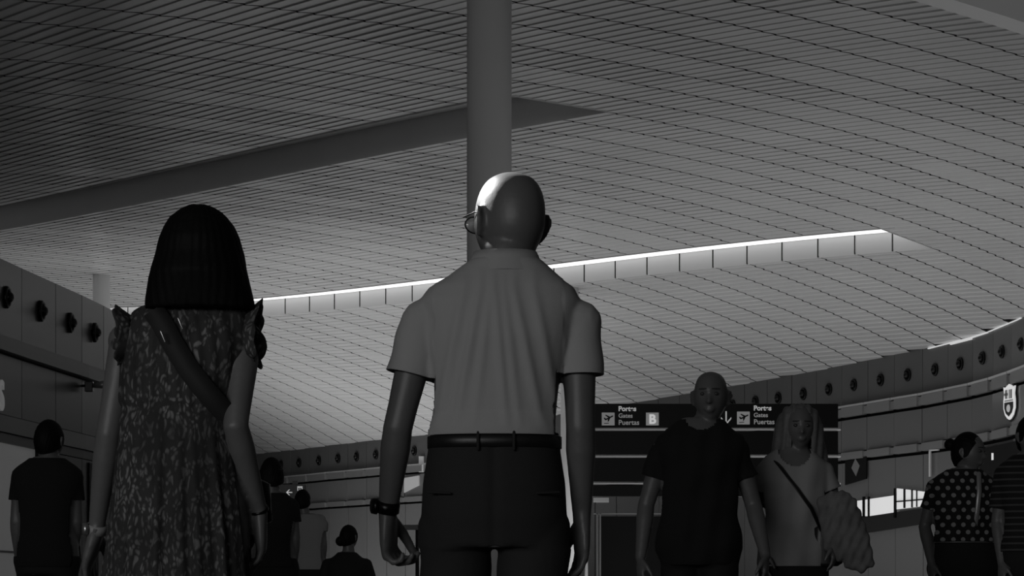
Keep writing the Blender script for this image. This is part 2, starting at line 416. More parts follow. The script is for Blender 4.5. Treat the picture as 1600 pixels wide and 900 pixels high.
# ledge of faint letters, illegible
# shield on the wall
def shield():
    s = arc_of_px(1583); p, t, n = wframe(s); k = p.y / F; cz = EYE + (HOR - 628) * k
    root = empty('club_shield', Vector((p.x, p.y, cz)) + n * 0.05, 'white football club shield mounted on the wall at the right edge', 'wall emblem')
    sx = 9 * k / max(0.25, abs(t.x - p.x / p.y * t.y)); sz = 28 * k
    out = [(-1, .86), (-.72, .80), (-.4, .9), (0, 1.0), (.4, .9), (.72, .8), (1, .86), (.86, .45), (.98, .1), (.98, -.35), (.7, -.72), (.3, -.92), (0, -1), (-.3, -.92), (-.7, -.72), (-.98, -.35), (-.98, .1), (-.86, .45)]
    def plate(pts, off, d, name, m, par, sc=1.0):
        v = [n * off + t * (a * sx * sc) + Vector((0, 0, b * sz * sc)) for a, b in pts]; k_ = len(v)
        w_ = v + [q - n * d for q in v]
        f = [tuple(range(k_)), tuple(reversed(range(k_, 2 * k_)))] + [(i, i + k_, (i + 1) % k_ + k_, (i + 1) % k_) for i in range(k_)]
        return MB().add((w_, f)).build(name, m, par)
    plate(out, 0.02, 0.12, 'backing', M_black, root, 1.1)
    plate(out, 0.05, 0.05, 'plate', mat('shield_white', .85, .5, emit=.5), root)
    plate([(-.72, .02), (.72, .02), (.74, .12), (-.74, .12)], 0.06, 0.012, 'name_band', M_print2, root)
    plate([(-.7, .68), (-.1, .68), (-.1, .18), (-.7, .18)], 0.06, 0.012, 'cross_field', M_print, root)
    plate([(-.5, .68), (-.3, .68), (-.3, .18), (-.5, .18)], 0.068, 0.012, 'cross_upright', M_strip, root)
    plate([(-.7, .5), (-.1, .5), (-.1, .36), (-.7, .36)], 0.068, 0.012, 'cross_bar', M_strip, root)
    for q in (0.12, 0.38, 0.46):
        plate([(q - .07, .68), (q + .07, .68), (q + .07, .18), (q - .07, .18)], 0.06, 0.012, 'stripe', M_strip, root)
    plate([(-.76, -.02), (.76, -.02), (.76, -.35), (.52, -.62), (0, -.82), (-.52, -.62), (-.76, -.35)], 0.06, 0.012, 'lower_field', M_wall_l, root)
    b = MB().add(loft([[n * (0.062 + dz) + t * (math.cos(a) * sx * .3 * r) + Vector((0, 0, -.36 * sz + math.sin(a) * sz * .22 * r)) for a in [2 * math.pi * i / 20 for i in range(20)]] for dz, r in ((0, 1), (0.012, .9))]))
    b.build('ball', M_print, root)
shield()

# ------------------------------------------------------------------ left wall
Lz = 4.4
LA, LB = Vector((-150 - 800, 0, 0)), None
def Lp(px, v): Y = F * Lz / v; return Vector(((px - 800) / F * Y, Y, 0))
LW = [Lp(-260, 645), Lp(-90, 565), Lp(0, 521), Lp(89, 481), Lp(145, 456), Lp(187, 434), Lp(205, 422)]
larc = [0.0]
for p, q in zip(LW[:-1], LW[1:]): larc.append(larc[-1] + (q - p).length)
def lat(s): return Vector((np.interp(s, larc, [p.x for p in LW]), np.interp(s, larc, [p.y for p in LW]), 0))
def l_of_px(px):
    ss = np.linspace(0, larc[-1], 3000); xs = np.array([800 + F * lat(s).x / lat(s).y for s in ss]); return float(ss[np.argmin(abs(xs - px))])
def lslab(b, x0, x1, z0, z1, off, dep=0.08):
    p, q = lat(l_of_px(x0)), lat(l_of_px(x1)); t = (q - p).normalized(); n = Vector((t.y, -t.x, 0)); v = []
    for o_ in (off, off - dep):
        v += [Vector((p.x, p.y, z0)) + n * o_, Vector((q.x, q.y, z0)) + n * o_, Vector((q.x, q.y, z1)) + n * o_, Vector((p.x, p.y, z1)) + n * o_]
    b.add((v, [(0, 1, 2, 3), (7, 6, 5, 4), (0, 4, 5, 1), (1, 5, 6, 2), (2, 6, 7, 3), (3, 7, 4, 0)]))
    return p, q, n
fz = lambda r: EYE + Lz * r
seams = [-250, -150, -75, -20, 34, 87, 128, 162, 190, 204]
a_, b2, c2, d2 = MB(), MB(), MB(), MB()
for x0, x1 in zip(seams[:-1], seams[1:]):
    lslab(a_, x0 + 0.35, x1 - 0.35, fz(.772), fz(1.0), 0)
    lslab(b2, x0, x1, fz(.722), fz(.766), 0.1, 0.16)
    lslab(c2, x0 + 0.3, x1 - 0.3, fz(.535), fz(.715), 0.0)
    lslab(b2, x0, x1, fz(.48), fz(.53), 0.06, 0.12)
    lslab(d2, x0, x1, fz(.45), fz(.478), 0.02, 0.12)
    if x0 > 55: lslab(c2, x0 + 0.3, x1 - 0.3, 0, fz(.448), 0.0)
lslab(c2, 60, 87, 0, fz(.448), 0.0)
tag(a_.build('wall_left', M_wall_l), kind='structure'); tag(c2.build('wall_left_lower', M_wall_l), kind='structure')
tag(b2.build('trim_8', M_strip_l), kind='structure'); tag(d2.build('trim_9', M_black), kind='structure')
m = MB(); lslab(m, -250, 204, 0, fz(.99), -0.12, 0.15); tag(m.build('trim_10', M_blackm), kind='structure')
m = MB(); lslab(m, -160, 58, 0, fz(.449), -0.02, 0.05); ws = tag(m.build('window_3', M_shop), kind='structure')
m = MB(); lslab(m, -160, 58, 1.25, 1.28, 0.0, 0.04); lslab(m, 57, 60, 0, fz(.449), 0.03, 0.08); lslab(m, -160, 58, 0.9, 0.92, 0.0, 0.04); m.build('window_frame', M_black, ws)
m = MB(); lslab(m, 138, 152, 0, fz(.44), 0.02, 0.06); tag(m.build('door_2', M_blackm), kind='structure')
for k, px in enumerate((146, 108, 62, 8)):
    s = l_of_px(px); p = lat(s); q = lat(s + 0.05) if s + 0.05 < larc[-1] else lat(s); t = (q - p).normalized(); n = Vector((t.y, -t.x, 0))
    nozzle(Vector((p.x, p.y, fz(.89))) + n * 0.01, n, 0.15, 'round black air nozzle on the left wall, %s from its far end' % ORD[k], 'air nozzles along the left wall')
# reflection in the left wall, built as a solid box and cone
s = l_of_px(128); p = lat(s); n = Vector((0.95, -0.3, 0)).normalized()
root = empty('wall_reflection', Vector((p.x, p.y, EYE + (HOR - 603) * p.y / F)) + n * 0.12, 'small dark box below the left wall nozzles, built from a reflection', 'camera')  # no real camera, the box stands in for a reflection
MB().box((-0.06, -0.06, -0.09), (0.06, 0.06, 0.06)).build('dark_box', M_black, root, bevel=0.01)
MB().add(tube([(0, 0, 0), (-0.2, 0.06, 0)], [0.02, 0.02], 10)).build('bracket', M_black, root, True)  # part of the reflection stand-in, not a real bracket
MB().add(tube([(0.05, 0, 0), (0.16, -0.02, 0.01), (0.28, -0.03, 0.02)], [0.03, 0.05, 0.07], 14, False)).build('pale_cone', M_strip, root, True)
# lit letter on the left wall, cut by the frame
def text(name, body, loc, size, m, rot=(math.pi / 2, 0, 0), ext=0.01, parent=None, align='LEFT', bold=0.0):
    cu = bpy.data.curves.new(name, 'FONT'); cu.body = body; cu.size = size; cu.extrude = ext; cu.offset = bold; cu.align_x = align
    o = bpy.data.objects.new('t', cu); COL.objects.link(o)
    dg = bpy.context.evaluated_depsgraph_get(); me = bpy.data.meshes.new_from_object(o.evaluated_get(dg)); bpy.data.objects.remove(o)
    o = link(name, me, m, parent); o.location = loc; o.rotation_euler = rot; return o
p = lat(l_of_px(-2)); q = lat(l_of_px(6)); t = (q - p).normalized(); n = Vector((t.y, -t.x, 0))
o = text('shop_letter', 'S', Vector((p.x, p.y, EYE + (HOR - 641) * p.y / F)) + n * 0.05 - t * 0.24, 0.55, M_print2, (math.pi / 2, 0, math.atan2(t.y, t.x)), 0.03, bold=0.012)
tag(o, 'pale raised letter S on the left wall, cut off by the frame', 'sign letter')

# ------------------------------------------------------------------ columns
def column(x, Y, r, ztop, label):
    root = empty('column', ((x - 800) * Y / F, Y, 0), label, 'column', 'round roof columns')
    MB().add(loft([ering(z, r, r, n=64, p=2) for z in (0.12, ztop)])).build('shaft', M_col, root, True).data.polygons.foreach_set('use_smooth', [True] * 64 + [False] * 2)
    MB().add(loft([ering(z, q, q, n=64, p=2) for z, q in ((0, r + .03), (.1, r + .03), (.12, r + .005), (.13, r + .005))])).build('base_collar', M_steel, root, False)
    X = (x - 800) * Y / F
column(764.5, 28.0, 0.245, roof(-0.25, 28.0) + 0.25, 'tall grey round column rising behind the bald man')
column(158.5, 61.0, 0.205, roof(-9.8, 61.0) + 0.3, 'short stretch of round column above the left wall')
column(890, 58.5, 0.205, roof(1.3, 58.5) + 0.3, 'round column hidden behind the right shoulder of the bald man')

# ------------------------------------------------------------------ gate sign
def gate_sign():
    Y = 42.0; k = Y / F; root = empty('gate_sign', (P(1100, 0, Y).x, Y, 0), 'black airport gate sign board in four rows with pictograms and arrow', 'sign')
    cx = P(1100, 0, Y).x
    L = lambda px: (px - 800) * k - cx
    Z = lambda py: EYE + (HOR - py) * k
    rows = [(631, 669), (674, 711), (716, 753), (758, 776)]
    for i, (a, b) in enumerate(rows):
        MB().box((L(912), -0.05, Z(b)), (L(1309), 0.08, Z(a))).build('board', M_black, root, bevel=0.006)
    for y in (671.5, 713.5, 755.5):
        MB().add(tube([(L(911), -0.03, Z(y)), (L(1312), -0.03, Z(y))], [0.016, 0.016], 10)).build('rail', mat('white_rail', .9, .3), root, True)
    for x in (916, 1108): MB().add(tube([(L(x), 0.12, 0), (L(x), 0.12, Z(640))], [0.035, 0.035], 16, False)).build('post', M_steel, root, True)
    fr = -0.055
    def picto(px, py, s=20):
        b = MB().box((L(px), fr - 0.01, Z(py + s)), (L(px + s), fr, Z(py))).build('pictogram_tile', M_print2, root, bevel=0.004)
        # aeroplane taking off
        u = s / 20 * k
        def poly(pts, off=0.004):
            v = [Vector((L(px) + x * u, fr - 0.01 - off, Z(py) - y * u)) for x, y in pts]; n = len(v)
            v2 = v + [q + Vector((0, off, 0)) for q in v]; return v2, [tuple(range(n)), tuple(reversed(range(n, 2 * n)))] + [(i, i + n, (i + 1) % n + n, (i + 1) % n) for i in range(n)]
        g = MB().add(poly([(3, 8.5), (4.6, 8), (6.6, 9.6), (16.5, 4.8), (18, 5), (17.6, 6.4), (6.8, 12), (5, 12)])).add(poly([(10.5, 8.2), (5.2, 4.4), (6.6, 3.6), (13.5, 6.8)], 0.005)).add(poly([(9.5, 10), (9.4, 14.5), (11, 13.6), (13.6, 8)], 0.005)).add(poly([(3.5, 16.6), (11, 16.2), (11, 17.2), (3.5, 17.6)]))
        g.build('plane_symbol', M_black, root)
    picto(940, 645); picto(1151, 643.5)
    R = (math.pi / 2, 0, 0)
    for bx, by in ((966, 642.5), (1177, 641.5)):
        text('line_catalan', 'Portes', (L(bx), fr - 0.004, Z(by)), 10.5 * k, M_print, R, 0.004, root, bold=0.004)
        text('line_english', 'Gates', (L(bx), fr - 0.004, Z(by + 10.5)), 9.5 * k, M_print2, R, 0.004, root, bold=0.002)
        text('line_spanish', 'Puertas', (L(bx), fr - 0.004, Z(by + 21.5)), 10.8 * k, M_print2, R, 0.004, root, bold=0.002)
    MB().box((L(1009), fr - 0.01, Z(665)), (L(1029), fr, Z(645))).build('letter_tile', M_print2, root, bevel=0.004)
    text('gate_letter', 'B', (L(1019), fr - 0.016, Z(662)), 20 * k, mat('sign_white', 0.8, 0.6, emit=0.45), R, 0.005, root, 'CENTER', 0.006)
    # down arrow
    b = MB().box((L(1133), fr - 0.01, Z(662)), (L(1135.2), fr, Z(643)))
    for sx in (-1, 1):
        q = [(0, 664.5), (8 * sx, 655), (8 * sx, 652), (0, 661)]
        v = [Vector((L(1134.1 + a), fr - 0.01, Z(c_))) for a, c_ in q]; b.add((v + [p_ + Vector((0, 0.01, 0)) for p_ in v], [(0, 1, 2, 3), (7, 6, 5, 4), (0, 4, 5, 1), (1, 5, 6, 2), (2, 6, 7, 3), (3, 7, 4, 0)]))
    b.build('down_arrow', M_print, root)
gate_sign()
def small_sign():
    Y = 62.0; k = Y / F; cx = P(456, 0, Y).x; root = empty('direction_sign', (cx, Y, 0), 'small dark hanging sign with left arrow beside the woman in the dress', 'sign')
    L = lambda px: (px - 800) * k - cx
    Z = lambda py: EYE + (HOR - py) * k
    MB().box((L(432), -0.06, Z(779)), (L(478), 0.06, Z(757))).build('board', M_black, root, bevel=0.01)
    MB().box((L(457), -0.04, Z(760)), (L(465), 0.04, Z(751))).build('bracket', M_black, root)
    MB().add(tube([(L(461), 0.1, 0), (L(461), 0.1, Z(760))], [0.05, 0.05], 12, False)).build('post', M_black, root, True)
    b = MB().box((L(448), -0.075, Z(770.3)), (L(457), -0.06, Z(768.7)))
    for sy in (-1, 1):
        v = [Vector((L(447.4 + a), -0.075, Z(769.5 + c_ * sy))) for a, c_ in ((0, 0), (4.5, 4.5), (6.2, 4.5), (1.9, 0))]
        b.add((v + [p_ + Vector((0, 0.015, 0)) for p_ in v], [(0, 1, 2, 3), (7, 6, 5, 4), (0, 4, 5, 1), (1, 5, 6, 2), (2, 6, 7, 3), (3, 7, 4, 0)]))
    b.build('left_arrow', M_print, root)
    b = MB().box((L(465), -0.075, Z(767)), (L(473), -0.06, Z(760))); b.build('pictogram_tile', M_print, root)
    b = MB().box((L(466.5), -0.085, Z(767)), (L(468.5), -0.075, Z(762.5))).box((L(469.5), -0.085, Z(765)), (L(471.5), -0.075, Z(762.5))); b.build('pictogram_figure', M_black, root)
small_sign()
# dark glazed booth with steel frame under the gate sign
def booth():
    Y = 44.0; k = Y / F; x0, x1 = P(932, 0, Y).x, P(1040, 0, Y).x; zt = EYE + (HOR - 802) * k
    root = empty('glazed_booth', (x0, Y, 0), 'dark glazed doorway with thin steel frame under the gate sign', 'doorway')
    W = x1 - x0
    MB().box((0.06, 0.0, 0), (W, 1.2, zt - 0.05)).build('glass_body', M_black, root)
    for a in (0.0, 0.055): MB().box((a, -0.05, 0), (a + 0.022, 0.0, zt)).build('post', M_steel, root)
    MB().box((-0.05, -0.05, zt - 0.02), (W, 0.0, zt)).build('top_rail', M_steel, root)
    MB().box((W, -0.05, 0), (W + 0.03, 0.0, zt)).build('post', M_steel, root)
booth()
m = MB().box((P(927, 0, 46).x, 45.9, P(0, 785, 46).z), (P(951, 0, 46).x, 46, P(0, 778, 46).z)); tag(m.build('lit_panel', M_print2), 'narrow pale panel glimpsed just under the gate sign, beside the arm of the man', 'lit panel')
Yd = 40.0; root = empty('display_stand', P(652, HOR + EYE * 100, Yd), 'thin dark T-shaped stand beside the left wrist of the man', 'stand')
MB().add(tube([(0, 0, 0), (0, 0, 1.76)], [.03, .03], 12, False)).build('post', M_black, root, True)
MB().box((-.26, -.03, 1.70), (.05, .03, 1.78)).build('top_bar', M_black, root)
MB().add(loft([ering(0, .2, .2, n=24), ering(.02, .2, .2, n=24)])).build('base', M_black, root)

# ------------------------------------------------------------------ people
M_skin = mat('skin', 0.13, 0.45, noise=0.06, nscale=30, bump=0.15, bscale=90)
M_skin2 = mat('skin_fair', 0.2, 0.5, noise=0.06, nscale=30)
M_hair = mat('dark_hair', 0.004, 0.65, spec=0.15)
M_eye = mat('eye', 0.05, 0.2)

def rotz(a): return Matrix.Rotation(a, 3, 'Z')

def hand(Wp, Fd, T, sc=1.0, curl=0.35, fist=False):
    """palm, four fingers of different length with two bends, thumb off the side; T points to the thumb side"""
    Fd = Vector(Fd).normalized(); T = Vector(T); T = (T - Fd * T.dot(Fd)).normalized(); N = Fd.cross(T).normalized()
    if hand.flip: N = -N
    W0 = Vector(Wp); parts = []
    rings = []
    for d, w_, t_ in ((-0.02, .024, .019), (0.0, .026, .019), (.03, .036, .017), (.06, .042, .016), (.085, .041, .013), (.096, .036, .010)):
        c = W0 + Fd * d * sc; rings.append([c + T * math.cos(2 * math.pi * k / 20) * w_ * sc + N * math.sin(2 * math.pi * k / 20) * t_ * sc for k in range(20)])
    parts.append(loft(rings))
    cu = 1.1 if fist else curl
    for off, ln, r, ex in ((.031, .072, .0088, 0), (.0105, .080, .009, .05), (-.0105, .074, .0086, .1), (-.031, .058, .0076, .2)):
        p = W0 + (Fd * .082 + T * off) * sc; d = (Fd + T * off * 3.0).normalized(); pts = [p]; ang = cu + ex
        for seg, fr in enumerate((.45, .32, .23)):
            a = ang * (0.6, 1.5, 2.2)[seg]; dd = d * math.cos(a) + N * math.sin(a); pts.append(pts[-1] + dd * ln * fr * sc)
        parts.append(tube(pts, [r * sc * q for q in (1.05, 1.0, .92, .8)], 12))
    b = W0 + (Fd * .022 + T * .024) * sc; e1 = b + (Fd * .62 + T * .62 + N * .25).normalized() * .045 * sc
    e2 = e1 + (Fd * .85 + T * .2 + N * .4).normalized() * .032 * sc; e3 = e2 + (Fd * .9 + N * .45).normalized() * .024 * sc
    parts.append(tube([b, e1, e2, e3], [.015 * sc, .0125 * sc, .0105 * sc, .0085 * sc], 12))
    return parts
hand.flip = False

def head(c, R, k=1.0, male=True):
    """head with jaw, brow, eye hollows, nose, mouth and ears; c is the centre, face towards R @ +Y"""
    v, f = ellipsoid((0, 0, 0), (1, 1, 1), 48); out = []
    for p in v:
        x, y, z = p
        if z > 0: g_ = min(1.25, max(1e-4, 1 - z ** 2.5) ** (1 / 2.5) / max(1e-3, math.sqrt(max(1e-6, 1 - z * z)))); x *= g_; y *= g_
        jaw = max(0.0, -z); hw = .076 * (1 - .30 * jaw ** 1.6); 
        Y = .098 * y * ((1 - .16 * jaw) if y > 0 else (1 - .42 * jaw ** 1.5)); X = hw * x * (1 + .05 * max(0, z) * (y < 0)); Z = .118 * z
        if y > 0.3:
            for ex in (-.031, .031): Y -= .011 * math.exp(-((X - ex) / .015) ** 2 - ((Z - .012) / .012) ** 2)
            Y += .006 * math.exp(-((Z - .034) / .012) ** 2) * math.exp(-(X / .045) ** 2)
            Y += .010 * math.exp(-((Z + .098) / .018) ** 2 - (X / .022) ** 2)
        out.append(Vector((X, Y, Z)))
    parts = [(out, f)]
    parts.append(tube([(0, .088, .018), (0, .100, -.006), (0, .106, -.024)], [.007, .009, .012], 12))
    parts.append(ellipsoid((-.011, .094, -.027), (.007, .009, .007), 12)); parts.append(ellipsoid((.011, .094, -.027), (.007, .009, .007), 12))
    parts.append(ellipsoid((0, .083, -.056), (.024, .012, .006), 16)); parts.append(ellipsoid((0, .080, -.067), (.020, .012, .007), 16))
    for s in (-1, 1):
        pts = []
        for i in range(11):
            a = math.radians(-100 + 270 * i / 10); pts.append((s * (.082 + .009 * (1 if 2 < i < 9 else .4)), -.006 - .016 * math.sin(a + .2) , -.004 + .030 * math.cos(a) * -1 if False else -.004 + .029 * math.sin(a - 1.2)))
        ear = [(s * .074, .006, -.030), (s * .080, -.002, -.034), (s * .086, -.012, -.022), (s * .092, -.022, -.004), (s * .094, -.024, .014), (s * .091, -.014, .028), (s * .084, .000, .026), (s * .076, .006, .012)]
        parts.append(tube(ear, [.006, .0068, .0062, .006, .006, .006, .0055, .005], 10))
        parts.append(ellipsoid((s * .080, -.008, -.002), (.007, .016, .024), 14))
    return [([Vector(c) + R @ (q * k) for q in map(Vector, vv)], ff) for vv, ff in parts]

def arm_parts(sh, el, wr, r, flat=1.0):
    sh, el, wr = Vector(sh), Vector(el), Vector(wr)
    a = [sh, sh.lerp(el, .35), sh.lerp(el, .8), el, el.lerp(wr, .25), el.lerp(wr, .7), wr]
    return tube(a, [r * 1.12, r * 1.06, r * .92, r * .90, r * .93, r * .72, r * .58], 20)

def leg_parts(hip, kn, an, r):
    hip, kn, an = Vector(hip), Vector(kn), Vector(an)
    return tube([hip, hip.lerp(kn, .4), hip.lerp(kn, .85), kn, kn.lerp(an, .3), kn.lerp(an, .75), an], [r * 1.05, r * .95, r * .74, r * .68, r * .70, r * .50, r * .42], 20)

def foot(an, k, yaw=0.0):
    rings = []; R = rotz(yaw)
    for y, w_, h in ((-.075, .02, .03), (-.06, .034, .06), (-.01, .038, .085), (.05, .042, .065), (.11, .048, .045), (.16, .042, .034), (.185, .02, .02)):
        r = []
        for i in range(20):
            a = 2 * math.pi * i / 20; q = Vector((w_ * math.cos(a), y, h / 2 + h / 2 * math.sin(a))); q.z = max(q.z, .004); r.append(Vector((an[0], an[1], 0)) + R @ (q * k))
        rings.append(r)
    return loft(rings)

def torso(rings, off=0.0, n=40):
    out = []
    for z, hw, hd, xc, yc in rings: out.append(ering(z, max(hw + off, .01), max(hd + off, .01), xc, yc, n, 2.35))
    return loft(out)

def person(label, group=None, *, s, cx, yaw=0.0, rings, neck, headc, hyaw=0.0, htilt=0.0, arms, ar=.043, hipw=.09, kneeY=(0, 0), k=1.0, voxel=.009, hk=1.0, fists=(False, False), thumbs=None, skin=None, lr=.085, cat='person', shoulders=True, handk=1.0, htwist=0.0, seat=None):
    """everything is in the frame of the figure: x to the right of the picture when yaw = 0, +Y the way it faces"""
    Y = F / s
    root = empty('person', ((cx - 800) / s, Y, 0), label, cat, group, yaw)
    parts = [torso(rings)]
    R = Matrix.Rotation(hyaw, 3, 'Z') @ Matrix.Rotation(htilt, 3, 'Y') @ Matrix.Rotation(htwist, 3, 'X')
    parts += head(headc, R, hk)
    parts.append(tube([neck, Vector(neck).lerp(Vector(headc), .5) + Vector((0, -.012, 0)), Vector(headc) + R @ Vector((0, -.02, -.05))], [.066 * k, .055 * k, .056 * k], 24))
    for i, (sh, el, wr, fd, th) in enumerate(arms):
        parts.append(arm_parts(sh, el, wr, ar)); hand.flip = (i == 1)
        parts += hand(wr, fd, th, handk, fist=fists[i])
        if shoulders: parts.append(tube([Vector(sh), Vector((rings[-3][3] * .5 + sh[0] * .55, sh[1], sh[2] + .012))], [ar * 1.25, ar * 1.3], 16))
    z0 = rings[0][0]; xc = rings[0][3]; legs = []
    for sx, ky in ((-1, kneeY[0]), (1, kneeY[1])):
        hip = Vector((xc + sx * hipw, rings[0][4], z0 + .06 * k)); kn = Vector((xc + sx * hipw * .95, ky * .6 + .01, z0 * .54)); an = Vector((xc + sx * hipw * .85, ky, .09))
        if seat: kn = Vector((xc + sx * hipw * 1.3, .42, seat + .04)); an = Vector((xc + sx * hipw * 1.2, .40, .09)); 
        legs.append((hip, kn, an)); parts.append(leg_parts(hip, kn, an, lr * k)); 
    b = link('body', volume(parts, voxel, 3), skin or M_skin, root, True)
    return root, R, legs, Y

def shoes(root, legs, k, m):
    for _, _, an in legs: MB().add(foot(an, k * 1.06)).add(tube([(an[0], an[1] - .01, .06 * k), (an[0], an[1] - .01, .10 * k)], [.044 * k, .046 * k], 16)).build('shoe', m, root, True)

def trousers(root, rings, legs, m, top, k=1.0, voxel=.01, off=.012, knee_only=False, name='trousers', disp=None):
    parts = [torso([r for r in rings if r[0] < top + .12], off)]
    for hip, kn, an in legs:
        a = an + (an - kn).normalized() * .04
        parts.append(tube([hip, hip.lerp(kn, .4), hip.lerp(kn, .85), kn, kn.lerp(an, .5), a], [.098 * k, .095 * k, .082 * k, .078 * k, .07 * k, .062 * k], 24, False))
    me = volume(parts, voxel, 4, disp)
    me = cut(me, [(Vector((0, 0, top)), Vector((0, 0, 1)), lambda c: True), (Vector((0, 0, .06)), Vector((0, 0, -1)), lambda c: c.z < .3)], .004)
    return link(name, me, m, root, True)

def shirt(root, rings, arms, m, hem, sleeve=.48, off=.014, sr=.058, voxel=.009, neckz=None, neckc=(0, 0), disp=None, name='shirt', neckn=(0, 0, 1), thick=.004, scoop=None):
    parts = [torso([(r[0],) + tuple(r[1:]) for r in rings if r[0] > hem - .10], off)]; cuts = []
    for sh, el, wr, fd, th in arms:
        sh, el = Vector(sh), Vector(el); e = sh.lerp(el, sleeve); d = (el - sh).normalized(); ext = e + d * .05
        parts.append(tube([sh + Vector((0, 0, -.0)), sh.lerp(e, .5), ext], [sr * .96, sr, sr * 1.06], 24))
        sx = 1 if sh[0] > rings[-3][3] else -1; lim = abs(e[0] - rings[-3][3]) - sr * 1.25
        cuts.append((e.copy(), d.copy(), (lambda c, sx=sx, e=e, d=d: (c - e).dot(d) > -.03 and ((c - e) - d * (c - e).dot(d)).length < sr * 1.45)))
        parts.append(tube([sh, Vector((rings[-3][3] * .5 + sh[0] * .5, sh[1], sh[2] + .015))], [sr * .98, sr * .9], 16))
    me = volume(parts, voxel, 4, disp)
    cuts.append((Vector((0, 0, hem)), Vector((0, 0, -1)), lambda c: c.z < hem + .05 and not any(f(c) for _, _, f in cuts[:0])))
    # the hem cut only concerns the trunk; arms beside it are kept
    hx = max(r[1] for r in rings) + off + .012
    me = cut(me, [(Vector((0, 0, hem)), Vector((0, 0, -1)), lambda c: abs(c.x - rings[2][3]) < hx)], 0)
    nk = neckz if neckz is not None else rings[-1][0]
    if scoop:
        bm = bmesh.new(); bm.from_mesh(me)
        kill = [f for f in bm.faces if f.calc_center_median().y > -.01 and (f.calc_center_median().x / scoop[0]) ** 2 + ((f.calc_center_median().z - nk) / scoop[1]) ** 2 < 1]
        bmesh.ops.delete(bm, geom=kill, context='FACES'); bm.to_mesh(me); bm.free()
    me = cut(me, cuts[:len(arms)] + [(Vector((neckc[0], neckc[1], nk)), Vector(neckn), lambda c: abs(c.x - neckc[0]) < .12)], thick)
    return link(name, me, m, root, True)

def hair_cap(root, headc, R, m, k=1.0, back=.018, up=.012, low=-.03, thick=.010, name='hair', extra=(), voxel=.006, face=.045):
    v, f = ellipsoid((0, -back * .5, up * .5), (.076 + thick, .098 + thick * .7, .118 + thick), 40)
    me = volume([(([Vector(q) * k for q in v]), f)] + list(extra), voxel, 2, lambda c, n: .0015 * math.sin(c.x * 420) * math.sin(c.z * 90 + c.x * 60))
    me = cut(me, [(Vector((0, face * k, .02 * k)), Vector((0, 1, -.55)).normalized(), lambda c: c.y > 0 and c.z > -.14), (Vector((0, 0, low * k)), Vector((0, .55, -1)).normalized(), lambda c: c.z < .02)], .003) if low is not None else me
    me.transform(R.to_4x4()); me.transform(Matrix.Translation(Vector(headc)))
    return link(name, me, m, root, True)

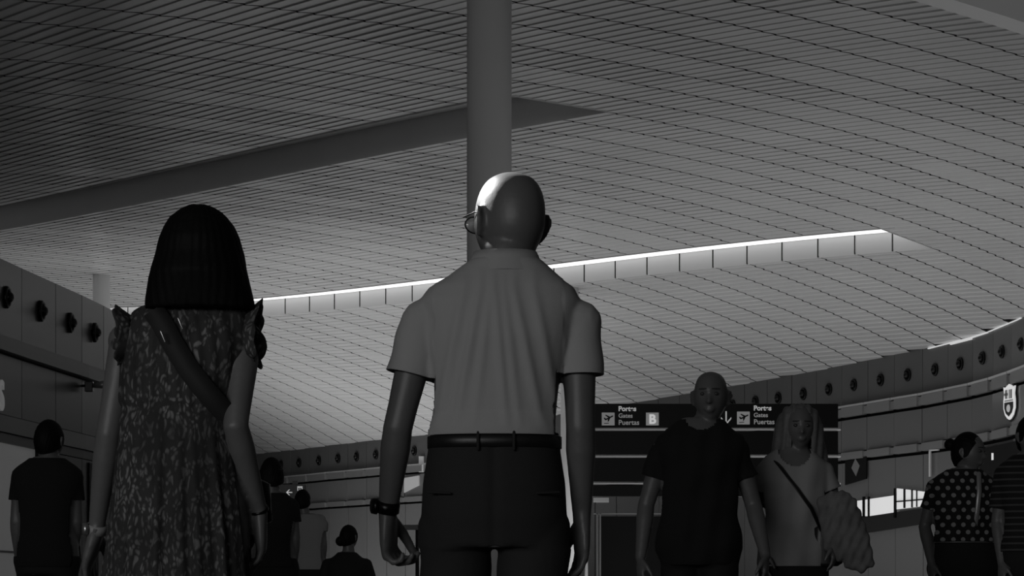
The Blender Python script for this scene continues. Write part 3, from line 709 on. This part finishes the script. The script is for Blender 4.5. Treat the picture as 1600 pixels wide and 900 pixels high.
# ---- man in the polo shirt, seen from behind
M_polo = mat('polo_cotton', 0.40, 0.85, bump=0.25, bscale=600)
M_trou = mat('dark_trouser_cloth', 0.018, 0.85, bump=0.2, bscale=500)
M_leather = mat('black_leather', 0.012, 0.4)
M_lens = mat('spectacle_lens', 0.35, 0.1, spec=0.8)
def polo_man():
    s, cx = 626.0, 772.0
    X = lambda px: (px - cx) / s
    Z = lambda py: EYE + (HOR - py) / s
    rings = [(.84, .165, .105, 0, 0), (.92, .174, .12, 0, 0), (1.0, .170, .122, 0, 0), (1.08, .158, .108, 0, 0), (1.14, .150, .102, .002, 0), (1.26, .156, .108, .006, 0), (1.36, .172, .115, .012, 0),
             (1.41, .180, .108, .015, 0), (1.455, .186, .096, .016, 0), (1.49, .168, .084, .02, 0), (1.515, .128, .074, .024, 0), (1.54, .098, .064, .027, 0), (1.56, .072, .058, .03, 0)]
    Lh = (X(604), .01, Z(806)); Rh = (X(911), .01, Z(806))
    arms = [((X(661), 0, Z(505)), (X(622), -.01, Z(668)), (X(604), .06, Z(800)), (.03, .25, -1), (.25, 1, .2)),
            ((X(903), 0, Z(505)), (X(907), -.01, Z(668)), (X(910), .05, Z(805)), (0, .12, -1), (-.2, 1, .1))]
    hc = Vector((X(796), .03, Z(347)))
    root, R, legs, Y = person('bald man in a light polo shirt and dark trousers walking away, seen from behind', s=s, cx=cx, rings=rings, neck=(X(790), 0, 1.50), headc=hc, hyaw=.52, htilt=0.04,
                              arms=arms, ar=.041, lr=.066, hipw=.10, kneeY=(.08, -.1), voxel=.006, k=1.12, hk=1.09, fists=(True, False), handk=1.2)
    def folds(c, n):
        if n.y > 0.3: return 0.002 * math.sin(c.z * 40)
        x = c.x - .012; up = max(0.0, min(1.0, (c.z - 1.14) / .34)); f = 0.0
        for x0, x1, a, wd in ((-.010, .018, .0085, .011), (.035, .105, .0080, .012), (-.045, -.105, .0080, .012), (.012, .05, .0065, .011), (-.085, -.15, .0075, .013), (.085, .15, .0065, .013), (-.02, -.06, .005, .01)):
            xx = x0 + (x1 - x0) * (1 - up) ; f += a * math.exp(-((x - xx) / wd) ** 2) * (math.sin(math.pi * min(1, max(0, (c.z - 1.13) / .40))) ** .6 if 1.13 < c.z < 1.53 else 0)
        if c.z < 1.17: f += .010 * math.exp(-((c.z - 1.135) / .03) ** 2)
        if abs(x) > .16: f += .002 * math.sin(c.z * 55 + c.x * 20)
        return f
    sh = shirt(root, rings, arms, M_polo, 1.118, .50, .014, .060, .006, neckz=1.562, neckc=(.03, 0), disp=folds, name='polo_shirt')
    # collar: a folded band standing round the neck, falling at the outer edge
    rg = []
    for z, a, b in ((1.538 - .012, .112, .094), (1.540, .102, .088), (1.561, .087, .08), (1.579, .079, .074), (1.577, .074, .069), (1.56, .078, .07), (1.54, .09, .07)):
        r = []
        for i in range(48):
            t = 2 * math.pi * i / 48; r.append(Vector((.028 + a * math.cos(t), .006 + b * math.sin(t), z - .02 * (math.sin(t) > 0) * math.sin(t) - .0 * t)))
        rg.append(r)
    rg.append(rg[0]); v, f = loft(rg, False); MB().add((v, f)).build('collar', M_polo, root, True)
    def tf(c, n):
        g = .004 * math.sin(c.z * 34 + c.x * 22) * (c.z < .84)
        if n.y < 0 and c.z > .84: g += -.005 * math.exp(-((c.x) / .012) ** 2)
        return g
    trousers(root, rings, legs, M_trou, 1.125, .93, .008, .008, disp=tf)
    rb = [ering(z, .160 + o, .112 + o, .001, 0, 64, 2.35) for z, o in ((1.086, .004), (1.088, .008), (1.116, .008), (1.118, .004))]
    MB().add(loft(rb)).build('belt', M_leather, root, True)
    for px in (748, 803):
        MB().add(tube([(X(px), -.121, 1.08), (X(px), -.124, 1.10), (X(px), -.121, 1.122)], [.004] * 3, 12)).build('belt_loop', M_trou, root, True)
    m = MB().add(tube([(X(672), -.108, .975), (X(705), -.124, .972)], [.003, .003], 8)); m.build('pocket_welt', M_trou, root, True)
    m = MB().add(tube([(X(838), -.124, .972), (X(872), -.108, .975)], [.003, .003], 8)); m.build('pocket_welt', M_trou, root, True)
    # watch
    wv = Vector((X(604), .052, Z(790))); d = (Vector(arms[0][2]) - Vector(arms[0][1])).normalized()
    MB().add(tube([wv - d * .014, wv + d * .014], [.031, .031], 28, False)).build('watch_strap', M_black, root, True)
    MB().add(tube([wv + Vector((-.028, -.006, 0)), wv + Vector((-.039, -.01, 0))], [.021, .019], 24, False)).build('watch_case', M_black, root, True)
    # spectacles on the turned head
    g = MB(); T = lambda q: hc + R @ Vector(q)
    for sx in (-1, 1):
        g.add(tube([T((sx * .082, -.012, .022)), T((sx * .084, .03, .024)), T((sx * .078, .098, .020))], [.0018] * 3, 8))
        rim = [T((sx * .036 + .030 * math.cos(a) , .112, .006 + .021 * math.sin(a))) for a in [2 * math.pi * i / 24 for i in range(25)]]
        g.add(tube(rim, [.0016] * 25, 8, False))
    g.add(tube([T((-.008, .113, .010)), T((.008, .113, .010))], [.0016] * 2, 8)); gl = g.build('spectacles', M_black, root, True)
    for sx in (-1, 1):
        q = [T((sx * .036 + .029 * math.cos(a), .1125, .006 + .020 * math.sin(a))) for a in [2 * math.pi * i / 24 for i in range(24)]]
        n_ = R @ Vector((0, .0015, 0)); MB().add(loft([q, [p + n_ for p in q]])).build('lens', M_lens, gl, True)
    shoes(root, legs, 1.05, M_leather)
    # phone held in the left fist
    ph = Vector((X(612), .10, Z(868))) + root.location
    return root
polo_man()

# ---- woman in the patterned dress, seen from behind
def dress_material():
    m = bpy.data.materials.new('floral_dress_cloth'); m.use_nodes = True; nt = m.node_tree; b = nt.nodes['Principled BSDF']; b.inputs['Roughness'].default_value = .85
    tc = nt.nodes.new('ShaderNodeTexCoord'); mp = nt.nodes.new('ShaderNodeMapping'); mp.inputs['Scale'].default_value = (1, 1, .5); mp.inputs['Rotation'].default_value = (0, .35, 0)
    nt.links.new(tc.outputs['Object'], mp.inputs['Vector'])
    n1 = nt.nodes.new('ShaderNodeTexNoise'); n1.inputs['Scale'].default_value = 30; n1.inputs['Detail'].default_value = 2
    nt.links.new(mp.outputs[0], n1.inputs['Vector'])
    add = nt.nodes.new('ShaderNodeVectorMath'); add.operation = 'MULTIPLY_ADD'; add.inputs[1].default_value = (.05, .05, .05)
    nt.links.new(n1.outputs['Color'], add.inputs[0]); nt.links.new(mp.outputs[0], add.inputs[2])
    v = nt.nodes.new('ShaderNodeTexVoronoi'); v.inputs['Scale'].default_value = 88; nt.links.new(add.outputs[0], v.inputs['Vector'])
    r = nt.nodes.new('ShaderNodeValToRGB'); r.color_ramp.elements[0].position = .20; r.color_ramp.elements[0].color = (.22, .22, .22, 1); r.color_ramp.elements[1].position = .5; r.color_ramp.elements[1].color = (.022, .022, .022, 1)
    nt.links.new(v.outputs['Distance'], r.inputs['Fac'])
    n2 = nt.nodes.new('ShaderNodeTexNoise'); n2.inputs['Scale'].default_value = 14; nt.links.new(mp.outputs[0], n2.inputs['Vector'])
    r2 = nt.nodes.new('ShaderNodeValToRGB'); r2.color_ramp.elements[0].position = .42; r2.color_ramp.elements[0].color = (.18, .18, .18, 1); r2.color_ramp.elements[1].position = .62
    nt.links.new(n2.outputs['Fac'], r2.inputs['Fac'])
    mx = nt.nodes.new('ShaderNodeMix'); mx.data_type = 'RGBA'; mx.blend_type = 'MULTIPLY'; mx.inputs['Factor'].default_value = .8
    nt.links.new(r.outputs['Color'], mx.inputs['A']); nt.links.new(r2.outputs['Color'], mx.inputs['B'])
    ad = nt.nodes.new('ShaderNodeMix'); ad.data_type = 'RGBA'; ad.blend_type = 'ADD'; ad.inputs['Factor'].default_value = 1; ad.inputs['B'].default_value = (.02, .02, .02, 1)
    nt.links.new(mx.outputs['Result'], ad.inputs['A']); nt.links.new(ad.outputs['Result'], b.inputs['Base Color']); return m
M_dress = dress_material()
def dress_woman():
    s, cx = 667.0, 285.0
    X = lambda px: (px - cx) / s
    Z = lambda py: EYE + (HOR - py) / s
    rings = [(.74, .14, .095, 0, 0), (.84, .158, .11, 0, 0), (.94, .150, .11, 0, 0), (1.03, .122, .09, 0, 0), (1.12, .122, .088, 0, 0), (1.21, .130, .09, .005, 0), (1.28, .138, .085, .012, 0),
             (1.33, .135, .075, .018, 0), (1.365, .100, .062, .022, 0), (1.39, .060, .052, .026, 0)]
    arms = [((X(196), 0, Z(532)), (X(172), -.02, Z(678)), (X(145), .05, Z(830)), (-.32, .45, -1), (.15, 1, .3)),
            ((X(384), 0, Z(530)), (X(374), -.078, Z(668)), (X(404), .03, Z(802)), (.03, .2, -1), (-.1, 1, .15))]
    hc = Vector((X(313), .015, Z(400)))
    root, R, legs, Y = person('dark-haired woman in a patterned dress with ruffled shoulders, seen from behind', s=s, cx=cx, rings=rings, neck=(X(305), 0, 1.36), headc=hc, hyaw=0, arms=arms, ar=.033,
                              hipw=.075, kneeY=(-.1, .1), voxel=.006, k=.9, hk=.94, handk=.98, skin=mat('skin_arm', 0.15, 0.45, noise=.05, nscale=20, bump=.1, bscale=90))
    # dress
    D = [(.50, .205, .16, -.01, 0), (.66, .188, .15, -.012, 0), (.77, .170, .142, -.012, 0), (.87, .158, .135, -.008, 0), (.98, .148, .122, -.01, 0), (1.08, .138, .112, -.012, 0), (1.18, .142, .106, -.008, 0),
         (1.26, .148, .100, .0, 0), (1.32, .152, .092, .012, -.002), (1.36, .150, .080, .02, 0), (1.386, .140, .068, .026, 0), (1.398, .12, .06, .028, 0)]
    def pl(c, n):
        a = math.atan2(c.y, c.x - .0); dn = max(0, min(1, (1.16 - c.z) / .3)); f = dn * (.0055 * math.sin(a * 17 + c.z * 3) + .003 * math.sin(a * 29 + 1.3 + c.z * 5))
        f -= .007 * math.exp(-((c.z - 1.155) / .014) ** 2) * (1 + .3 * math.sin(a * 30))
        if c.z > 1.16: f += .0022 * math.sin(a * 24 + c.z * 12)
        return f
    me = volume([torso(D, 0, 64)] + [tube([(X(200), 0, Z(540)), (X(235), 0, Z(506))], [.045, .045], 20), tube([(X(388), 0, Z(540)), (X(350), 0, Z(506))], [.045, .045], 20)], .006, 4, pl)
    me = cut(me, [(Vector((0, 0, .52)), Vector((0, 0, -1)), lambda c: c.z < .6)], .003)
    dr = link('dress', me, M_dress, root, True)
    # ruffled cap sleeves: a wavy strip standing out from each armhole
    for sx, c0 in ((-1, (X(194), 0, Z(534))), (1, (X(398), 0, Z(530)))):
        c0 = Vector(c0); n = 90; m = 7; V = []; f = []
        for i in range(n + 1):
            th = math.radians(-48 + 276 * i / n)
            for j in range(m):
                q = j / (m - 1); wv = (1 - .85 * max(0, math.sin(th)) ** 2) * math.sin(i * .55) * .007 * q + math.sin(i * .23 + 1 + sx) * .004 * q
                rr = .052 + .022 * q + wv; top = max(0, math.sin(th)) ** 2
                V.append(c0 + Vector((sx * (-.022 + q * (.030 + .012 * top) + wv * .5), rr * 1.05 * math.cos(th), rr * math.sin(th) * 1.12 + .008 * q * top)))
        for i in range(n):
            for j in range(m - 1): f.append((i * m + j, i * m + j + 1, (i + 1) * m + j + 1, (i + 1) * m + j))
        o = MB().add((V, f)).build('shoulder_ruffle', M_dress, dr, True); md = o.modifiers.new('t', 'SOLIDIFY'); md.thickness = .0025
    # neckline frill
    n = 100; V = []; f = []
    for i in range(n + 1):
        th = 2 * math.pi * i / n
        for j in range(4):
            q = j / 3; wv = math.sin(i * .9) * .004 * q; V.append(Vector((.026 + (.092 + .008 * q + wv) * math.cos(th), (.06 + .006 * q + wv) * math.sin(th), 1.395 + .016 * q)))
    for i in range(n):
        for j in range(3): f.append((i * 4 + j, i * 4 + j + 1, (i + 1) * 4 + j + 1, (i + 1) * 4 + j))
    MB().add((V, f)).build('neck_frill', M_dress, dr, True).modifiers.new('t', 'SOLIDIFY').thickness = .002
    # hair
    px = [(325, 296, 330), (331, 283, 343), (342, 268, 357), (356, 259, 367), (375, 251, 376), (400, 245, 383), (430, 238, 389), (455, 233, 395), (476, 230, 400), (486, 231, 401)]
    H = []
    for y, a, b in px:
        q = min(1, (y - 322) / 60); H.append(ering(Z(y), (b - a) / 2 / s, (.030 + .066 * q ** .5) * (1 if y < 420 else 1 - (y - 420) * .0045), X((a + b) / 2), -.022 - (.018 if y > 420 else 0), 48, 2.1))
    def st(c, n): return .0007 * math.sin(math.atan2(c.y + .03, c.x - X(313)) * 31 + c.z * 6) + .0005 * math.sin(math.atan2(c.y + .03, c.x - X(313)) * 83 + 2 * math.sin(c.z * 9))
    me = volume([loft(list(reversed(H)))], .005, 3, st)
    link('hair', me, M_hair, root, True)
    # broad bag strap running from the left shoulder to the right hip, with buckle
    pts = [(X(246), 490), (X(262), 512), (X(280), 545), (X(303), 582), (X(326), 612), (X(350), 640), (X(374), 666)]; V = []; f = []
    for i, (x, py) in enumerate(pts):
        z = Z(py); yb = -np.interp(z, [r[0] for r in D], [r[2] for r in D]) * (max(0.05, 1 - (abs(x) / np.interp(z, [r[0] for r in D], [r[1] for r in D])) ** 2.3)) ** (1 / 2.3) - .012
        for o_ in (-1, 1): V.append(Vector((x + o_ * .021, yb - .003 + .004 * (o_ > 0) + (.06 if i > 6 else 0), z + o_ * .014)))
        for o_ in (1, -1): V.append(Vector((x + o_ * .021, yb + .004 + (.06 if i > 6 else 0), z + o_ * .014)))
    for i in range(len(pts) - 1):
        for k in range(4): f.append((4 * i + k, 4 * i + (k + 1) % 4, 4 * i + 4 + (k + 1) % 4, 4 * i + 4 + k))
    st_ = MB().add((V, f)).build('bag_strap', mat('strap_leather', .02, .75), root, True)
    b = Vector((X(277), -.122, Z(526)))
    for dx, dz in ((-.018, -.012), (.022, .018)): MB().add(tube([b + Vector((dx - .004, 0, dz + .012)), b + Vector((dx + .006, 0, dz - .012))], [.0025, .0025], 8)).build('buckle', M_steel, st_, True)
    # small bag at the hip, in front
    MB().add(loft([ering(z, hw, .03, X(365), .17, 24, 4) for z, hw in ((1.0, .05), (.99, .07), (.90, .075), (.89, .05))])).build('bag', M_leather, root, True)
    # watch on the left wrist, thin bracelet on the right
    wv = Vector((X(146), .048, Z(826))); d = (Vector(arms[0][2]) - Vector(arms[0][1])).normalized()
    MB().add(tube([wv - d * .011, wv + d * .011], [.024, .024], 24, False)).build('watch_strap', mat('pale_strap', .35, .5), root, True)
    MB().add(tube([wv + Vector((-.020, -.01, 0)), wv + Vector((-.031, -.014, 0))], [.015, .014], 20, False)).build('watch_case', M_steel, root, True)
    wv = Vector((X(403), .025, Z(796))); d = (Vector(arms[1][2]) - Vector(arms[1][1])).normalized()
    MB().add(tube([wv - d * .003, wv + d * .003], [.0235, .0235], 24, False)).build('bracelet', M_black, root, True)
    shoes(root, legs, .9, M_leather)
dress_woman()

# ---- generic rings for the smaller figures, scaled to a body of height H
def std_rings(H, wide=1.0, xs=0.0, female=False):
    k = H / 1.76
    base = [(.84, .155, .105), (.92, .172, .12), (1.0, .166, .12), (1.08, .152, .108), (1.16, .150, .105), (1.27, .158, .11), (1.37, .172, .112), (1.42, .178, .1), (1.46, .17, .09), (1.49, .14, .08), (1.52, .10, .068), (1.545, .07, .056)]
    if female: base = [(.84, .155, .11), (.92, .172, .12), (1.0, .160, .115), (1.08, .138, .10), (1.16, .135, .10), (1.27, .145, .12), (1.35, .152, .115), (1.41, .156, .095), (1.45, .145, .082), (1.48, .12, .072), (1.51, .085, .06), (1.54, .06, .052)]
    return [(z * k, a * k * wide, b * k * wide, xs, 0) for z, a, b in base]

def walker(label, s, cx, H, facing, pts, head_px, shirt_m, trouser_m, female=False, wide=1.0, hem=1.0, sleeve=.5, hyaw=0, hair=None, skin=None, top_name='shirt', hairextra=(), ar=.040, fists=(False, False), wave=None, neckz=None, neckn=(0, 0, 1), scoop=None, hk=1.0, seat=None, group=None):
    """pts: pixel columns/rows for left and right arm as seen: shoulder, elbow, wrist"""
    yaw = 0 if facing == 'away' else math.pi
    sg = 1 if facing == 'away' else -1
    X = lambda px: sg * (px - cx) / s
    Z = lambda py: EYE + (HOR - py) / s
    k = H / 1.76; rings = std_rings(H, wide, 0, female)
    arms = []
    order = pts if sg == 1 else list(reversed(pts))
    for i, a in enumerate(order):
        (x0, y0), (x1, y1), (x2, y2) = a[:3]; yy = a[3] if len(a) > 3 else (0, -.01, .07)
        sd = -1 if i == 0 else 1
        arms.append(((X(x0), yy[0], Z(y0)), (X(x1), yy[1], Z(y1)), (X(x2), yy[2], Z(y2)), (0, .2, -1), (-sd * .3, 1, .1)))
    hc = Vector((X(head_px[0]), .02, Z(head_px[1])))
    root, R, legs, Y = person(label, group, s=s, cx=cx, yaw=yaw, rings=rings, neck=(hc.x * .6, 0, 1.50 * k), headc=hc, hyaw=hyaw, arms=arms, ar=ar * k, hipw=.09 * k, kneeY=(.15, -.12), k=k, hk=hk * k, handk=k, skin=skin, fists=fists, voxel=.0085, seat=seat)
    if hair is not None: hair_cap(root, hc, R, hair, hk * k, extra=hairextra)
    if shirt_m: shirt(root, rings, arms, shirt_m, hem, sleeve, .016, .058 * k, .010, neckz=neckz or rings[-1][0] - .01, neckc=(0, 0), disp=wave, name=top_name, neckn=neckn, scoop=scoop)
    if trouser_m: trousers(root, rings, legs, trouser_m, min(hem + .06, 1.08 * k), k, .012, .008)
    for sx in (-1, 1):
        e = hc + R @ Vector((sx * .031, .083, .012)) * hk * k; MB().add(ellipsoid(e, (.012, .010, .009), 14)).build('eye', M_eye, root, True)
        bq = [hc + R @ Vector((sx * x, y, .034)) * hk * k for x, y in ((.014, .098), (.03, .094), (.046, .080))]
        MB().add(tube(bq, [.0026, .003, .002], 8)).build('eyebrow', mat('eyebrow_hair', .04, .8), root, True)
    shoes(root, legs, k, M_leather)
    return root, R, hc, arms, rings, X, Z, k

def soft(c, n): return .004 * math.sin(c.z * 30 + c.x * 18) + .004 * math.sin(c.x * 55 + c.z * 9)
M_tee = mat('black_tee_cotton', .006, .9); M_jean = mat('black_denim', .008, .85)
# bald man walking towards the camera
walker('bald man in a black T-shirt walking towards the camera in front of the gate sign', 320.0, 1093, 1.80, 'towards',
       [((1034, 706), (1010, 790), (1000, 872), (0, -.02, .06)), ((1153, 706), (1178, 790), (1192, 868), (0, -.02, .12))], (1110, 622), M_tee, M_jean, wide=1.12, hem=.86, sleeve=.48, hyaw=-.15, wave=soft, ar=.045, hk=1.05, scoop=(.075, .055))
# woman with long light hair
M_blouse = mat('white_blouse', .30, .8); M_fair = mat('light_hair', .13, .6, noise=.4, nscale=45); M_scarf = mat('striped_scarf', .16, .9, noise=.5, nscale=16)
def blond():
    s, cx = 308.0, 1240
    r, R, hc, arms, rings, X, Z, k = walker('long-haired woman in a white top with shoulder bag and scarf walking towards the camera', s, cx, 1.68, 'towards',
        [((1196, 738), (1180, 800), (1190, 862), (0, -.04, .1)), ((1287, 738), (1312, 800), (1296, 850), (0, 0, .16))], (1249, 670), M_blouse, mat('dark_skirt_cloth', .012, .9), female=True, wide=1.08, hem=.86, sleeve=.45, wave=soft, ar=.036, top_name='blouse', scoop=(.085, .095))
    L = []
    # long hair: outer shell falling to the chest, open at the face
    H = [(631, .03, .03), (636, .070, .07), (648, .104, .095), (670, .122, .10), (696, .138, .095), (722, .150, .085), (744, .145, .07), (766, .10, .05)]
    me = volume([loft([ering(Z(y), a, b, hc.x, -.005 - .0004 * (y - 634), 40, 2.1) for y, a, b in reversed(H)])], .008, 2, lambda c, n: .004 * math.sin(c.x * 160 + c.z * 12))
    hy = hc.y
    bm = bmesh.new(); bm.from_mesh(me)
    kill = [f for f in bm.faces if (lambda c: c.y > .03 and abs(c.x - hc.x) < (.052 if c.z > hc.z - .16 else .075) and c.z < hc.z + .075)(f.calc_center_median())]
    bmesh.ops.delete(bm, geom=kill, context='FACES'); bmesh.ops.solidify(bm, geom=bm.faces[:], thickness=.012); bm.to_mesh(me); bm.free()
    link('hair', me, M_fair, r, True)
    # strap from her right shoulder (left in the picture) to the bag
    pts = [(X(1208), .04, Z(718)), (X(1216), .125, Z(732)), (X(1240), .155, Z(765)), (X(1262), .15, Z(795)), (X(1280), .10, Z(830))]
    MB().add(tube(pts, [.017] * 5, 12, True, .35, side=(1, 0, .6))).build('bag_strap', M_leather, r, True)
    MB().add(loft([ering(z, w_, .045, X(1290), .07, 28, 4) for z, w_ in ((Z(885), .05), (Z(880), .075), (Z(826), .07), (Z(820), .04))])).build('shoulder_bag', M_leather, r, True)
    # scarf draped over the forearm: several soft hanging folds
    b = []
    for i, (x0, x1, z0, z1, rr) in enumerate(((1282, 1290, 785, 855, .040), (1294, 1306, 778, 868, .044), (1307, 1322, 776, 880, .046), (1318, 1338, 784, 886, .042), (1326, 1350, 800, 880, .036))):
        xa, xb = X(x0), X(x1); b.append(tube([(xa - .02, .10, Z(z0 + 6)), (xa, .17, Z(z0)), ((xa + xb) / 2, .20, Z((z0 + z1) / 2)), (xb, .18, Z(z1))], [rr * .8, rr, rr * 1.05, rr * .8], 18))
    link('scarf', volume(b, .008, 3, lambda c, n: .003 * math.sin(c.x * 130 + c.z * 60)), M_scarf, r, True)
blond()

# woman in the polka dot top, head in profile
def dots_material():
    m = bpy.data.materials.new('polka_dot_cloth'); m.use_nodes = True; nt = m.node_tree; b = nt.nodes['Principled BSDF']; b.inputs['Roughness'].default_value = .85
    tc = nt.nodes.new('ShaderNodeTexCoord'); sp_ = nt.nodes.new('ShaderNodeSeparateXYZ'); nt.links.new(tc.outputs['Object'], sp_.inputs[0])
    def M(op, a, b_=None):
        n = nt.nodes.new('ShaderNodeMath'); n.operation = op
        for i, q in enumerate((a, b_)):
            if q is None: continue
            if isinstance(q, (int, float)): n.inputs[i].default_value = q
            else: nt.links.new(q, n.inputs[i])
        return n.outputs[0]
    z = M('DIVIDE', sp_.outputs['Z'], .042); x = M('DIVIDE', sp_.outputs['X'], .055); row = M('FLOOR', z); x2 = M('ADD', x, M('MULTIPLY', row, .5))
    fx = M('SUBTRACT', M('FRACT', x2), .5); fz_ = M('MULTIPLY', M('SUBTRACT', M('FRACT', z), .5), .76)
    d = M('SQRT', M('ADD', M('MULTIPLY', fx, fx), M('MULTIPLY', fz_, fz_))); on = M('LESS_THAN', d, .23)
    c = M('ADD', M('MULTIPLY', on, .26), .006); cb = nt.nodes.new('ShaderNodeCombineColor')
    for i in range(3): nt.links.new(c, cb.inputs[i])
    nt.links.new(cb.outputs[0], b.inputs['Base Color']); return m
bun = [ellipsoid((0, -.115, .055), (.035, .035, .035), 20)]
r, R, hc, arms, rings, X, Z, k = walker('woman in a black and white polka dot top walking towards the camera at the right', 272.0, 1506, 1.65, 'towards',
    [((1460, 762), (1446, 822), (1452, 880), (0, -.03, .07)), ((1548, 762), (1575, 818), (1592, 872), (0, -.02, .1))], (1513, 709), dots_material(), M_jean, female=True, wide=1.28, hem=1.02, sleeve=.55, hyaw=1.0, hair=M_hair, hairextra=bun, ar=.042, top_name='polka_dot_top', wave=soft)
MB().add(tube([(X(1523), .13, Z(742)), (X(1522), .165, Z(770)), (X(1519), .165, Z(800)), (X(1517), .14, Z(822))], [.014] * 4, 12, True, .4, side=(1, 0, 0))).build('hanging_strap', M_strip, r, True)
# person cut off by the right edge
def stripes_material():
    m = bpy.data.materials.new('striped_dark_cloth'); m.use_nodes = True; nt = m.node_tree; b = nt.nodes['Principled BSDF']; b.inputs['Roughness'].default_value = .85
    tc = nt.nodes.new('ShaderNodeTexCoord'); wv = nt.nodes.new('ShaderNodeTexWave'); wv.bands_direction = 'Z'; wv.inputs['Scale'].default_value = 9; nt.links.new(tc.outputs['Object'], wv.inputs['Vector'])
    rp = nt.nodes.new('ShaderNodeValToRGB'); rp.color_ramp.elements[0].position = .75; rp.color_ramp.elements[0].color = (.006, .006, .006, 1); rp.color_ramp.elements[1].position = .9; rp.color_ramp.elements[1].color = (.06, .06, .06, 1)
    nt.links.new(wv.outputs['Fac'], rp.inputs['Fac']); nt.links.new(rp.outputs['Color'], b.inputs['Base Color']); return m
walker('person in a dark finely striped top, cut off by the right edge', 285.0, 1612, 1.70, 'towards',
    [((1568, 742), (1560, 815), (1562, 880), (0, -.03, .05)), ((1656, 742), (1668, 815), (1672, 880))], (1612, 684), stripes_material(), M_jean, wide=1.08, hem=.95, sleeve=.7, hyaw=.3, hair=M_hair)
# man in black on the left, walking away
walker('short-haired man in a black T-shirt walking away at the left', 265.0, 74, 1.74, 'away',
    [((32, 746), (26, 815), (26, 868), (0, -.01, .05)), ((115, 746), (120, 815), (112, 862), (0, -.01, .08))], (77, 690), M_tee, M_jean, wide=1.12, hem=.88, sleeve=.52, hyaw=-.35, hair=M_hair, ar=.042)
# woman in black between the couple
lh = [loft([ering(z, a, b, 0, -.03, 24) for z, a, b in ((-.25, .07, .03), (-.16, .085, .05), (-.05, .09, .075), (.03, .085, .07))])]
walker('long dark-haired woman in black walking away behind the woman in the dress', 228.0, 428, 1.62, 'away',
    [((396, 790), (392, 850), (394, 895)), ((456, 790), (462, 842), (458, 885))], (424, 742), M_tee, mat('black_skirt', .006, .9), female=True, wide=1.1, hem=.9, sleeve=.5, hair=M_hair, hairextra=lh, group=None)
# man in a pale T-shirt further off
walker('dark-haired man in a pale T-shirt walking away in the distance', 146.0, 482, 1.79, 'away',
    [((464, 812), (461, 850), (463, 880)), ((501, 812), (506, 850), (504, 880))], (473, 784), mat('pale_tee_cotton', .26, .85), M_jean, wide=1.1, hem=.97, sleeve=.5, hair=M_hair, hyaw=-.2)
# two figures in dark clothes on a bench
M_coat = mat('dark_coat', .008, .85)
def bench(px, py, s):
    Y = F / s; root = empty('bench', ((px - 800) / s, Y, 0), 'low dark bench under the person seated in the distance', 'bench')
    MB().box((-.75, -.22, .38), (.75, .22, .44)).build('seat', M_black, root, bevel=.01)
    for x in (-.65, .65): MB().box((x - .03, -.2, 0), (x + .03, .2, .38)).build('leg', M_steel, root, bevel=.005)
bench(541, 0, 160.0)
def seated(label, cx, hx, hy, s, w, sh_y, y_off, yaw_h):
    X = lambda px: (px - cx) / s
    Z = lambda py: EYE + (HOR - py) / s
    rings = [(.46, .17, .13, 0, 0), (.54, .175, .13, 0, 0), (.64, .155, .12, 0, .01), (.78, .165, .12, 0, .02), (.92, .19 * w, .13, 0, .03), (1.0, .20 * w, .12, 0, .04), (1.05, .16 * w, .1, 0, .05), (1.09, .10, .08, 0, .05), (1.12, .07, .06, 0, .05)]
    arms = [((-.2 * w, .03, 1.0), (-.27 * w, .05, .76), (-.14, .28, .62), (.3, 1, -.1), (.4, 0, 1)), ((.2 * w, .03, 1.0), (.27 * w, .05, .76), (.14, .28, .62), (-.3, 1, -.1), (-.4, 0, 1))]
    hc = Vector((X(hx), .07, Z(hy)))
    root, R, legs, Y = person(label, s=s, cx=cx, rings=rings, neck=(hc.x * .6, .05, 1.08), headc=hc, hyaw=yaw_h, arms=arms, ar=.04, voxel=.012, seat=.48)
    root.location.y += y_off
    shirt(root, rings, arms, M_coat, .47, .95, .02, .06, .012, name='coat')
    hair_cap(root, hc, R, M_hair, 1.0, extra=[ellipsoid((-.02, -.125, -.03), (.05, .05, .05), 20)])
    shoes(root, legs, 1.0, M_leather)
seated('person in a dark coat seated on a bench in the distance, by the shopfront', 542, 545, 841, 160.0, .95, 0, -.02, -.5)
# dark luggage trolley load at the right, in front of the reflected window
